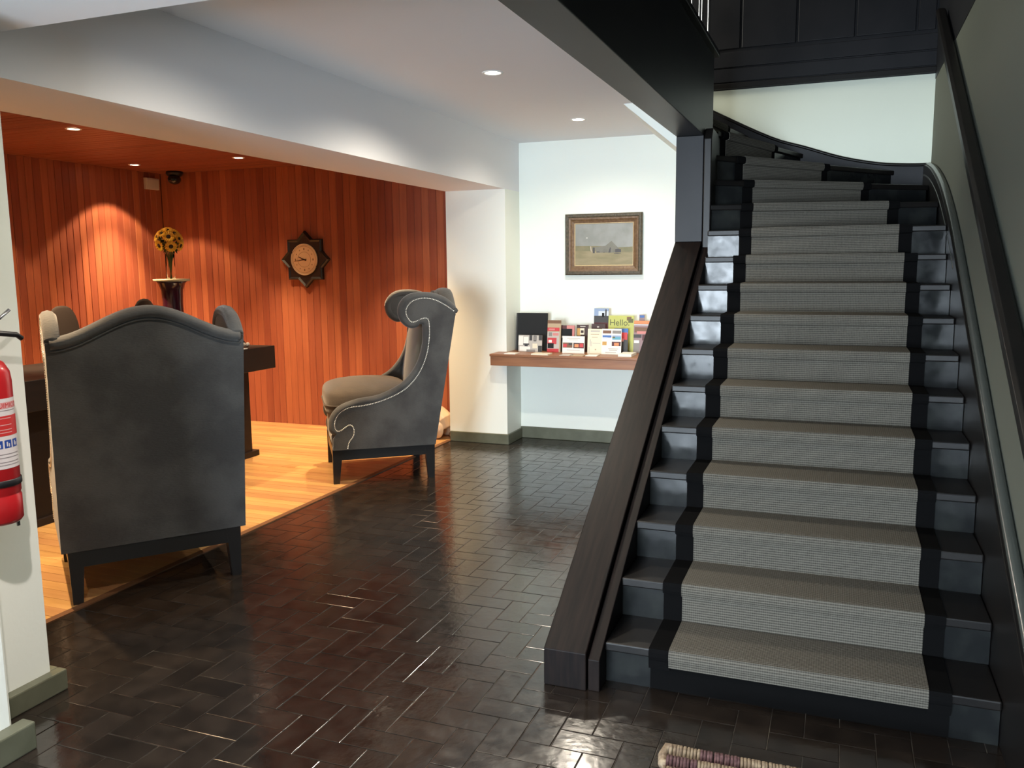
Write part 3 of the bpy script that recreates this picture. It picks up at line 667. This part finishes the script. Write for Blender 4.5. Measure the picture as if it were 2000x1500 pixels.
def hand(nm, deg, l, w, tail):
    a = math.radians(deg); Mx = Matrix.Rotation(a, 4, 'Y')
    MB().add([Mx @ Vector(q) for q in ((-w, -0.051, -tail), (w, -0.051, -tail), (w * 0.5, -0.051, l), (-w * 0.5, -0.051, l), (-w, -0.049, -tail), (w, -0.049, -tail), (w * 0.5, -0.049, l), (-w * 0.5, -0.049, l))], [(0, 1, 2, 3), (7, 6, 5, 4), (0, 4, 5, 1), (1, 5, 6, 2), (2, 6, 7, 3), (3, 7, 4, 0)]).build(nm, flat('clock_hand', (0.03, 0.008, 0.004), 0.5), dial)
hand('hour_hand', -67, 0.075, 0.006, 0.028); hand('minute_hand', -98, 0.118, 0.0035, 0.03)

# ------------------------------------------------------------------ painting
p0, p1 = atY(1104, 419, YB - 0.035), atY(1253.5, 536.5, YB - 0.035)
pw, ph = p1.x - p0.x, p0.z - p1.z
pt = thing('framed_painting', 'landscape painting of a tent in a field, in a brown gilt frame', 'painting', ((p0.x + p1.x) / 2, YB - 0.002, (p0.z + p1.z) / 2))
FRM = mat('carved_brown_frame', (0.115, 0.062, 0.030), 0.45, col2=(0.17, 0.10, 0.05), nscale=40, bump=0.4, bscale=60); FRO = mat('dark_frame_edge', (0.045, 0.036, 0.022), 0.5, col2=(0.09, 0.07, 0.04), nscale=50, bump=0.5, bscale=70); FRI = mat('pale_frame_slip', (0.55, 0.42, 0.24), 0.5)
def frame_rails(nm, w0, h0, w1, h1, prof, m):
    """mitred rails between outer half-size (w0,h0) and inner (w1,h1); prof: (t, depth)"""
    co = [(-1, -1), (1, -1), (1, 1), (-1, 1)]
    for i in range(4):
        a, b = co[i], co[(i + 1) % 4]; vv = []; 
        for t, d in prof:
            w, h = w0 + (w1 - w0) * t, h0 + (h1 - h0) * t
            vv += [(a[0] * w, -d, a[1] * h), (b[0] * w, -d, b[1] * h)]
        ff = [(2 * k, 2 * k + 1, 2 * k + 3, 2 * k + 2) for k in range(len(prof) - 1)]
        obj(nm, vv, ff, m, pt)
W0, H0 = pw / 2, ph / 2
frame_rails('outer_rail', W0, H0, W0 - 0.035, H0 - 0.035, [(0, 0), (0, 0.035), (0.3, 0.042), (0.7, 0.042), (1, 0.036)], FRO)
frame_rails('frame_rail', W0 - 0.035, H0 - 0.035, W0 - 0.083, H0 - 0.083, [(0, 0.036), (0.3, 0.034), (0.6, 0.024), (1, 0.016)], FRM)
frame_rails('inner_slip', W0 - 0.083, H0 - 0.083, W0 - 0.091, H0 - 0.091, [(0, 0.018), (0.5, 0.019), (1, 0.011)], FRI)
cw, ch = W0 - 0.090, H0 - 0.090
SKYM = mat('painted_sky', (0.20, 0.205, 0.185), 0.5, col2=(0.27, 0.275, 0.26), nscale=6); FIELD = mat('painted_field', (0.20, 0.17, 0.085), 0.5, col2=(0.28, 0.23, 0.13), nscale=9, stretch=(0.6, 1, 2.2)); FARM = mat('painted_meadow', (0.15, 0.14, 0.07), 0.5, col2=(0.2, 0.17, 0.09), nscale=12)
cv = box('canvas', -cw, cw, -0.012, -0.004, -ch, ch, SKYM, pt)
def paint(nm, pts, m, d):  # flat painted patch, in canvas fractions
    obj(nm, [((u * 2 - 1) * cw, -0.012 - d, (1 - v * 2) * ch) for u, v in pts][::-1], [tuple(range(len(pts)))], m, cv)
paint('painted_field', [(0, 0.53), (0.25, 0.535), (0.55, 0.545), (0.75, 0.58), (1, 0.565), (1, 1), (0, 1)], FARM, 0.0003)
paint('painted_foreground', [(0, 0.64), (0.3, 0.66), (0.6, 0.71), (1, 0.69), (1, 1), (0, 1)], FIELD, 0.0005)
TENT = mat('painted_tent', (0.13, 0.125, 0.10), 0.5, col2=(0.17, 0.16, 0.13), nscale=14); SHD = mat('painted_shadow', (0.055, 0.05, 0.05), 0.5); PALE = mat('painted_pale', (0.42, 0.34, 0.27), 0.5)
paint('painted_tent', [(0.38, 0.70), (0.34, 0.57), (0.53, 0.535), (0.635, 0.42), (0.76, 0.60), (0.73, 0.70)], TENT, 0.0007)
paint('painted_opening', [(0.58, 0.70), (0.61, 0.58), (0.625, 0.58), (0.62, 0.70)], SHD, 0.0009)
for u0, v0, u1, v1 in ((0.31, 0.57, 0.345, 0.71), (0.37, 0.67, 0.44, 0.69), (0.70, 0.61, 0.80, 0.70), (0.49, 0.685, 0.53, 0.70), (0.68, 0.715, 0.80, 0.735)):
    paint('painted_figure', [(u0, v0 + 0.01), ((u0 + u1) / 2, v0), (u1, v0 + 0.015), (u1, v1), (u0, v1)], SHD, 0.001)
paint('painted_figure', [(0.262, 0.55), (0.28, 0.54), (0.295, 0.66), (0.30, 0.70), (0.27, 0.64)], PALE, 0.001)
paint('painted_moon', [(0.205 + 0.018 * math.cos(i * PI / 5) , 0.34 + 0.02 * math.sin(i * PI / 5)) for i in range(10)], flat('painted_moon', (0.4, 0.4, 0.37)), 0.0008)

# ------------------------------------------------------------------ brochure shelf
SHW = mat('shelf_wood', (0.22, 0.085, 0.035), 0.4, col2=(0.29, 0.12, 0.05), nscale=5, stretch=(0.8, 8, 8))
YF = 7.06; ZT = 0.872
sx = atY(956, 712, YF).x
sh = thing('wall_shelf', 'brown wooden display shelf under the painting, crowded with leaflets', 'shelf', (0, 0, 0))
MB().prism([(sx, YF), (-1.05, YF), (-1.05, YB - 0.001), (XB1 + 0.001, YB - 0.001), (XB1 + 0.001, YP - 0.001), (sx, YP - 0.001)], lambda p, s: (p[0], p[1], ZT - 0.022 + 0.022 * s)).build('shelf_board', SHW, sh, bevel=0.003)
box('front_fascia', sx + 0.006, -1.05, YF + 0.006, YF + 0.03, ZT - 0.105, ZT - 0.021, SHW, sh, 0.003)
box('end_fascia', sx + 0.006, sx + 0.03, YF + 0.03, YP - 0.001, ZT - 0.105, ZT - 0.021, SHW, sh, 0.003)
PAL = dict(black=(0.008, 0.009, 0.010), white=(0.78, 0.74, 0.66), cream=(0.72, 0.64, 0.48), tan=(0.42, 0.31, 0.19), red=(0.50, 0.035, 0.04), pink=(0.55, 0.20, 0.18), grey=(0.22, 0.20, 0.18), lgrey=(0.45, 0.41, 0.36), dgrey=(0.035, 0.033, 0.032),
           dbrown=(0.045, 0.018, 0.014), maroon=(0.075, 0.015, 0.017), brown=(0.16, 0.075, 0.035), sky=(0.24, 0.32, 0.48), pale=(0.55, 0.60, 0.66), blue=(0.05, 0.14, 0.40), teal=(0.10, 0.32, 0.42), green=(0.46, 0.47, 0.12), olive=(0.10, 0.10, 0.03), gold=(0.50, 0.28, 0.07), orange=(0.60, 0.22, 0.08), mauve=(0.26, 0.17, 0.18))
def P_(c): return flat('print_' + c, PAL[c], 0.85 if c == 'black' else 0.5)
def card(name, label, cat, x0, y0, x1, yb, depth, base, patches=(), thick=0.004, lean=0.10, group='leaflets standing on the shelf', letter=None, skew=0, stand=True):
    """standing card whose face covers pixels x0..x1, top y0; its foot rests on the shelf at the given depth"""
    A = atY(x0, y0, depth); B = atY(x1, y0, depth); z1 = (A.z + B.z) / 2
    w = B.x - A.x; h = z1 - ZT
    t = thing(name, label, cat, ((A.x + B.x) / 2, depth, ZT + 0.0005), skew, group)
    sh_ = math.tan(lean)
    def q(u, v, d): return ((u - 0.5) * w, -d + v * h * sh_, v * h)
    m = MB().add([q(0, 0, 0), q(1, 0, 0), q(1, 1, 0), q(0, 1, 0), q(0, 0, -thick), q(1, 0, -thick), q(1, 1, -thick), q(0, 1, -thick)], [(0, 1, 2, 3), (7, 6, 5, 4), (0, 4, 5, 1), (1, 5, 6, 2), (2, 6, 7, 3), (3, 7, 4, 0)])
    bd = m.build('card', P_(base), t)
    for i, (u0, v0, u1, v1, c) in enumerate(patches):
        e = 0.0004 + 0.0001 * i
        obj('printed_panel', [q(u0, 1 - v1, e), q(u1, 1 - v1, e), q(u1, 1 - v0, e), q(u0, 1 - v0, e)], [(0, 1, 2, 3)], P_(c), bd)
    if letter:
        for s_, u, v, size, c in letter:
            me = text_mesh(s_, size * h); me.materials.clear(); me.materials.append(P_(c))
            for vt in me.vertices: vt.co = Vector(q(u + vt.co.x / w, 1 - v + vt.co.y / h, 0.003))
            o = bpy.data.objects.new('lettering', me); C.objects.link(o); o.parent = bd
    if stand:
        obj('back_strut', [(-0.012, h * sh_ * 0.7 + thick, h * 0.7), (0.012, h * sh_ * 0.7 + thick, h * 0.7), (0.012, h * sh_ + 0.04, 0), (-0.012, h * sh_ + 0.04, 0), (-0.012, h * sh_ * 0.7 + thick + 0.002, h * 0.7), (0.012, h * sh_ * 0.7 + thick + 0.002, h * 0.7), (0.012, h * sh_ + 0.042, 0), (-0.012, h * sh_ + 0.042, 0)], [(0, 1, 2, 3), (7, 6, 5, 4), (0, 4, 5, 1), (1, 5, 6, 2), (2, 6, 7, 3), (3, 7, 4, 0)], P_('lgrey'), t)
    return t
card('black_folder', 'large plain black folder standing against the pilaster end of the shelf', 'folder', 1006, 612, 1066, 686, 7.46, 'black', [(0.0, 0, 0.04, 1, 'dgrey')], thick=0.03, lean=0.12, stand=False)
card('photo_card', 'black and white photo card of a wine glass before the black folder', 'card', 1012, 655, 1058, 690, 7.33, 'lgrey',
     [(0, 0.05, 0.2, 0.6, 'white'), (0.22, 0.1, 0.42, 0.5, 'white'), (0.2, 0.5, 0.46, 0.58, 'dgrey'), (0.26, 0.58, 0.4, 0.68, 'dgrey'), (0.46, 0.0, 0.58, 0.32, 'dgrey'), (0.64, 0.02, 0.76, 0.36, 'dgrey'), (0.66, 0.05, 0.74, 0.32, 'grey'), (0.86, 0, 1, 0.3, 'dgrey'), (0.05, 0.68, 0.5, 0.95, 'white'), (0.6, 0.5, 0.8, 0.78, 'cream'), (0.84, 0.62, 1, 0.98, 'dgrey'), (0.35, 0.86, 0.72, 1, 'grey')])
card('leaflet', 'slim red and grey leaflet with a tan top in a clear holder', 'leaflet', 1068, 626, 1094, 688, 7.36, 'tan',
     [(0, 0, 1, 0.1, 'brown'), (0.02, 0.12, 0.95, 0.22, 'tan'), (0, 0.23, 0.9, 0.34, 'red'), (0.1, 0.26, 0.55, 0.31, 'pink'), (0, 0.36, 0.9, 0.97, 'lgrey'), (0.1, 0.38, 0.35, 0.5, 'grey'), (0.4, 0.4, 0.85, 0.48, 'pink'), (0.02, 0.55, 0.7, 0.75, 'red'), (0.1, 0.62, 0.35, 0.7, 'white'), (0.04, 0.72, 0.5, 0.88, 'black'), (0, 0.89, 0.88, 1, 'red')], thick=0.012)
card('leaflet', 'dark leaflet with a reddish top corner behind the white food card', 'leaflet', 1093, 636, 1121, 688, 7.42, 'dgrey', [(0, 0, 1, 0.28, 'maroon'), (0.45, 0, 1, 0.55, 'pink'), (0.02, 0.13, 0.84, 0.6, 'black'), (0.12, 0.4, 0.62, 0.48, 'lgrey')], thick=0.015)
card('leaflet', 'dark brown food leaflet with gold photo between the white cards', 'leaflet', 1125, 635, 1148, 688, 7.44, 'dbrown', [(0.05, 0.12, 0.35, 0.4, 'gold'), (0.3, 0.12, 0.66, 0.36, 'cream'), (0.36, 0.2, 0.6, 0.3, 'dbrown'), (0.3, 0.04, 0.75, 0.08, 'lgrey'), (0, 0.42, 0.6, 0.5, 'brown')])
card('menu_card', 'white landscape card with two food photos in a row', 'card', 1098, 657, 1141, 691, 7.30, 'white', [(0.02, 0.38, 0.46, 0.68, 'brown'), (0.04, 0.46, 0.2, 0.64, 'red'), (0.28, 0.38, 0.44, 0.52, 'dgrey'), (0.5, 0.38, 0.98, 0.7, 'dbrown'), (0.55, 0.46, 0.74, 0.64, 'orange'), (0.78, 0.42, 0.95, 0.64, 'red'), (0.2, 0.12, 0.8, 0.15, 'lgrey'), (0.3, 0.2, 0.7, 0.23, 'lgrey'), (0.2, 0.8, 0.8, 0.83, 'lgrey')])
card('brochure', 'tall brochure with blue mountain sky over dark red, highest on the shelf', 'brochure', 1158.5, 603, 1187, 688, 7.50, 'maroon', [(0, 0, 1, 0.17, 'sky'), (0.3, 0.06, 1, 0.17, 'pale'), (0, 0.17, 1, 0.32, 'dgrey'), (0.54, 0.1, 0.7, 0.2, 'black'), (0.76, 0.02, 0.86, 0.3, 'dgrey'), (0.28, 0.36, 0.56, 0.42, 'white')], thick=0.01)
card('leaflet', 'small plain dark brown leaflet behind the cream line-art leaflet', 'leaflet', 1154, 633, 1181, 688, 7.43, 'dbrown', [(0.4, 0.08, 0.55, 0.13, 'lgrey'), (0, 0, 0.12, 0.03, 'maroon')])
card('leaflet', 'cream leaflet with grey line drawing of a leaf and circle', 'leaflet', 1147, 643, 1175, 691, 7.31, 'cream', [(0.2, 0.05, 0.85, 0.12, 'lgrey'), (0.2, 0.2, 0.8, 0.23, 'tan'), (0.3, 0.32, 0.7, 0.34, 'tan'), (0.16, 0.42, 0.22, 0.7, 'lgrey'), (0.26, 0.5, 0.3, 0.7, 'lgrey'), (0.36, 0.56, 0.9, 0.585, 'lgrey'), (0.1, 0.72, 0.14, 0.98, 'lgrey'), (0.52, 0.8, 0.62, 0.85, 'tan')])
card('brochure', 'white brochure with small landscape photos and blue lake pictures', 'brochure', 1174.5, 643, 1213, 692, 7.30, 'white', [(0.05, 0.06, 0.48, 0.18, 'brown'), (0.54, 0.06, 0.98, 0.18, 'grey'), (0.04, 0.25, 0.5, 0.34, 'blue'), (0.04, 0.33, 0.3, 0.4, 'pale'), (0.54, 0.25, 0.98, 0.42, 'teal'), (0.54, 0.25, 0.98, 0.31, 'sky'), (0.54, 0.3, 0.68, 0.36, 'olive'), (0.04, 0.5, 0.26, 0.64, 'gold'), (0.52, 0.5, 0.98, 0.67, 'maroon'), (0.64, 0.54, 0.88, 0.66, 'orange'), (0.35, 0.76, 0.85, 0.79, 'lgrey'), (0.4, 0.82, 0.8, 0.85, 'lgrey'), (0.2, 0.91, 0.75, 0.94, 'lgrey')])
card('brochure', 'yellow green brochure lettered Hello with a small brown motif', 'brochure', 1187, 617, 1237, 688, 7.48, 'green', [(0.1, 0.95, 0.9, 0.97, 'olive'), (0.72, 0.03, 0.9, 0.13, 'brown'), (0.78, 0.08, 0.97, 0.19, 'olive')], letter=[('Hello.', 0.44, 0.265, 0.235, 'olive')], thick=0.008)
hk = card('leaflet', 'leaflet with a blue arch over a red shape before the green brochure', 'leaflet', 1199, 642, 1226, 688, 7.40, 'dgrey', [(0, 0, 1, 0.22, 'blue'), (0.0, 0.1, 0.16, 0.22, 'red'), (0.25, 0.16, 0.95, 0.45, 'red'), (0.3, 0.4, 0.7, 0.52, 'pink'), (0.25, 0.52, 0.5, 0.9, 'grey')])
card('brochure', 'brochure covered with a collage of mauve photos beside the green brochure', 'brochure', 1237, 627, 1268, 689, 7.44, 'mauve', [(0, 0, 1, 0.1, 'orange'), (0, 0.11, 1, 0.14, 'pale'), (0.05, 0.2, 0.9, 0.36, 'brown'), (0.2, 0.32, 0.8, 0.4, 'pink'), (0.0, 0.42, 0.5, 0.52, 'dgrey'), (0.0, 0.58, 0.4, 0.98, 'grey'), (0.04, 0.6, 0.36, 0.68, 'white'), (0.55, 0.42, 0.8, 0.6, 'maroon')])
card('badge_card', 'tiny purple badge-shaped card peeping over the collage brochure', 'card', 1247, 615, 1258, 628, 7.52, 'mauve', [(0.1, 0.02, 0.9, 0.08, 'blue')], stand=False)
# brown map motif on the green brochure and loose sheets lying on the shelf edge
def pad(label, xa, xb, y, c, h, dep=0.12):
    a = atZ(xa, y, ZT); b = atZ(xb, y, ZT); Y0 = max((a.y + b.y) / 2, YF + 0.004)
    a = atY(xa, y, Y0); b = atY(xb, y, Y0)
    o = box('leaflet_stack', -(b.x - a.x) / 2, (b.x - a.x) / 2, 0, dep, 0, h, P_(c)); o.location = ((a.x + b.x) / 2, Y0, ZT + 0.0004)
    return tag(o, label, 'leaflets', 'loose leaflets lying on the shelf')
pad('thin white leaflet lying flat at the pilaster end of the shelf', 984, 1006, 692, 'white', 0.006)
pad('flat pale leaflet stack below the red leaflet', 1037, 1070, 694, 'cream', 0.012)
pad('grey leaflets lying flat under the white food card', 1092, 1112, 695, 'lgrey', 0.004)
pad('tan leaflets lying flat beside the grey ones', 1114, 1138, 696, 'tan', 0.004)
pad('white leaflet lying flat under the cream line-art leaflet', 1143, 1165, 696, 'white', 0.006)
pad('thick white pad of paper near the stair end of the shelf', 1207, 1233, 697, 'white', 0.022, 0.2)

# ------------------------------------------------------------------ small things in the alcove
sc = thing('security_camera', 'small black security camera mounted high in the alcove corner', 'camera', (-6.74, 7.45, ZA))
MB().lathe([(0.0001, 0), (0.085, 0), (0.09, -0.02), (0.07, -0.05), (0.0001, -0.05)], 20).build('mount', BLACKP, sc, True)
MB().ell((0.02, -0.03, -0.085), (0.062, 0.075, 0.055), 18, 12).build('dome', flat('smoked_dome', (0.01, 0.012, 0.014), 0.1), sc, True)
MB().lathe([(0.018, 0), (0.014, 0.01), (0.0001, 0.008)], 14, (0.03, -0.095, -0.11)).build('lens', STEEL, sc, True)
pbx = atX(320, 362, XA0 + 0.002)
sb_ = thing('junction_box', 'white square junction box on the wood boards below the security camera', 'junction box', (XA0 + 0.001, min(pbx.y, YAL - 0.14), 2.58))
box('cover', 0, 0.035, -0.11, 0.08, -0.06, 0.06, WHITEP, sb_, 0.004)
box('plate', 0.035, 0.04, -0.095, 0.065, -0.045, 0.045, WHITEP, sb_, 0.002)

CAT = mat('cream_ceramic', (0.62, 0.46, 0.32), 0.3, coat=0.3)
ct = thing('cat_figurine', 'cream ceramic sitting cat figurine on the alcove floor behind the wing chair', 'figurine', (-3.645, 7.40, 0), math.radians(175))
body = MB()
body.tube([(-0.10, 0, 0.09), (-0.06, 0, 0.16), (0.01, 0, 0.22), (0.09, 0, 0.27), (0.14, 0, 0.33), (0.16, 0, 0.37)], [0.085, 0.115, 0.105, 0.08, 0.055, 0.045], 18)
body.ell((0.185, 0, 0.40), (0.075, 0.062, 0.06), 18, 12)
body.ell((0.245, 0, 0.385), (0.03, 0.03, 0.024), 12, 8)
for s_ in (1, -1):
    body.ell((-0.04, s_ * 0.098, 0.098), (0.082, 0.042, 0.096), 18, 12, M=Matrix.Rotation(0.3, 3, 'Y'))
    body.ell((0.03, s_ * 0.118, 0.026), (0.068, 0.030, 0.026), 14, 8)
    body.tube([(0.10, s_ * 0.045, 0.25), (0.115, s_ * 0.05, 0.12), (0.12, s_ * 0.05, 0.03)], [0.042, 0.032, 0.028], 12)
    body.ell((0.145, s_ * 0.05, 0.02), (0.042, 0.027, 0.02), 12, 8)
    body.tube([(0.17, s_ * 0.04, 0.44), (0.165, s_ * 0.052, 0.505)], [0.025, 0.004], 8)
cb = body.build('body', CAT, ct, True)
rm = cb.modifiers.new('fuse', 'REMESH'); rm.mode = 'VOXEL'; rm.voxel_size = 0.006; rm.use_smooth_shade = True
MB().tube([(-0.15, 0.0, 0.04), (-0.17, -0.07, 0.025), (-0.12, -0.13, 0.022), (-0.02, -0.135, 0.02)], [0.024, 0.022, 0.02, 0.014], 10).build('tail', CAT, ct, True)
for s_ in (1, -1): MB().ell((0.238, s_ * 0.03, 0.412), (0.008, 0.008, 0.010), 10, 6).build('eye', BLACKP, ct, True)
MB().ell((0.274, 0, 0.392), (0.006, 0.009, 0.006), 10, 6).build('nose', flat('cat_nose', (0.3, 0.12, 0.1)), ct, True)

# ------------------------------------------------------------------ fire extinguisher
REDP = mat('extinguisher_red', (0.42, 0.012, 0.016), 0.28, coat=0.4)
er = 0.082
fe = thing('fire_extinguisher', 'red fire extinguisher with printed label hung on the white left wall', 'fire extinguisher', (XB1 + er + 0.014, 2.075, 0.772))
MB().lathe([(0.0001, 0.0), (er * 0.9, 0.0), (er, 0.012), (er, 0.095), (er - 0.003, 0.10), (er - 0.003, 0.105), (er, 0.11), (er, 0.50), (er * 0.95, 0.535), (er * 0.75, 0.567), (er * 0.4, 0.585), (0.028, 0.592), (0.0001, 0.592)], 40).build('cylinder', REDP, fe, True)
va = MB().lathe([(0.028, 0.59), (0.03, 0.60), (0.022, 0.61), (0.022, 0.65), (0.0001, 0.65)], 18).build('valve', STEEL, fe, True)
MB().tube([(0, -0.01, 0.645), (0.01, 0.06, 0.665), (0.01, 0.13, 0.655), (0.01, 0.15, 0.640)], 0.010, 8).build('carry_handle', BLACKP, va, True)
MB().tube([(0, 0.0, 0.66), (0.01, 0.06, 0.71), (0.01, 0.11, 0.745)], 0.006, 8).build('squeeze_lever', STEEL, va, True)
MB().tube([(0.0, -0.03, 0.63), (0.03, -0.09, 0.62), (0.05, -0.115, 0.5), (0.04, -0.115, 0.25), (0.035, -0.112, 0.15)], 0.011, 8).build('hose', BLACKP, fe, True)
MB().lathe([(er + 0.001, 0.135), (er + 0.004, 0.137), (er + 0.004, 0.157), (er + 0.001, 0.159)], 40).build('strap', BLACKP, fe, True)
box('wall_bracket', -er - 0.017, -er + 0.01, -0.03, 0.03, 0.10, 0.62, BLACKP, fe)
box('seal_tag', 0.02, 0.026, 0.055, 0.065, -0.03, 0.0, STEEL, fe)
ac = math.radians(-22)   # label centre faces the hall
def wrap(u, z, r): a = ac + u / er; return (r * math.cos(a), r * math.sin(a), z)
lab_w = 0.19
def label_patch(nm, u0, u1, z0, z1, m, d, parent):
    n_ = max(2, int((u1 - u0) / 0.008)); vv = []; ff = []
    for i in range(n_ + 1):
        u = u0 + (u1 - u0) * i / n_; vv += [wrap(u, z0, er + d), wrap(u, z1, er + d)]
    for i in range(n_): ff.append((2 * i, 2 * i + 2, 2 * i + 3, 2 * i + 1))
    return obj(nm, vv, ff, m, parent, True)
LW = flat('label_white', (0.62, 0.58, 0.58), 0.4); LR = flat('label_red', (0.50, 0.03, 0.03), 0.4); LB = flat('label_blue', (0.02, 0.06, 0.28), 0.4); LP = flat('label_pink', (0.62, 0.30, 0.30), 0.4)
lb = label_patch('label', -lab_w / 2, lab_w / 2, 0.20, 0.445, LW, 0.0008, fe)
label_patch('label_band', -lab_w / 2, lab_w / 2, 0.315, 0.385, LR, 0.0012, lb)
label_patch('label_band', -lab_w / 2, lab_w / 2, 0.41, 0.432, LP, 0.0012, lb)
for i in range(5): label_patch('pictogram', -0.075 + i * 0.032, -0.049 + i * 0.032, 0.272, 0.300, LB, 0.0013, lb)
for i in range(5):
    label_patch('pictogram_mark', -0.068 + i * 0.032, -0.063 + i * 0.032, 0.278, 0.294, LW, 0.0017, lb)
    label_patch('pictogram_mark', -0.060 + i * 0.032, -0.056 + i * 0.032, 0.276, 0.288, LW, 0.0017, lb)
for z_ in (0.375, 0.352, 0.335, 0.325): label_patch('print_line', -0.07, 0.055, z_, z_ + 0.003, LP, 0.0016, lb)
for z_ in (0.212, 0.222, 0.238, 0.25, 0.402): label_patch('print_line', -0.05, 0.08, z_, z_ + 0.0025, flat('label_grey', (0.25, 0.22, 0.23)), 0.0013, lb)
label_patch('pictogram', -0.08, -0.066, 0.215, 0.25, LR, 0.0013, lb)
tm = text_mesh('POLVO QUIMICO', 0.024); tm.materials.clear(); tm.materials.append(LR)
for vt in tm.vertices: vt.co = Vector(wrap(vt.co.x, 0.413 + vt.co.y, er + 0.0016))
to = bpy.data.objects.new('lettering', tm); C.objects.link(to); to.parent = lb

# ------------------------------------------------------------------ braided mat in front of the stairs
ROPB = mat('beige_mat_yarn', (0.30, 0.235, 0.155), 0.9, col2=(0.17, 0.12, 0.08), nscale=60, objrand=0.1); ROPM = mat('maroon_mat_yarn', (0.065, 0.026, 0.030), 0.9, col2=(0.13, 0.07, 0.07), nscale=70, objrand=0.1)
mt = thing('braided_mat', 'thick braided mat of beige and maroon yarn on the tiles before the stairs', 'mat', (-0.48, 2.655, 0))
def yarn_wrap(name, x0, x1, yc, m, parent):
    g = MB(); n_ = int((x1 - x0) / 0.0105)
    for i in range(n_):
        xx = x0 + (i + 0.5) * (x1 - x0) / n_ + R.uniform(-0.002, 0.002); pth = []
        for k in range(11):
            a = 2 * PI * k / 10; pth.append((xx + 0.010 * math.sin(a * 0.5) , yc + 0.034 * math.cos(a), 0.0305 + 0.027 * math.sin(a)))
        g.tube(pth[:-1], R.uniform(0.0055, 0.0075), 6, closed=True)
    return g.build(name, m, parent, True)
for row, yc in enumerate((0.0, -0.066, -0.132, -0.198, -0.264)):
    x = 0.0; c = row % 2
    segs = [0.10, 0.13, 0.26, 0.15, 0.22]
    for i, w in enumerate(segs):
        yarn_wrap('yarn_coil', x, x + w, yc, ROPM if (i + c) % 2 == 1 else ROPB, mt); x += w
MB().tube([(0.03, 0.01, 0.045), (-0.005, 0.02, 0.04), (-0.012, -0.02, 0.034), (-0.006, -0.06, 0.03), (0.03, -0.075, 0.032)], 0.017, 8).build('yarn_loop', ROPB, mt, True)
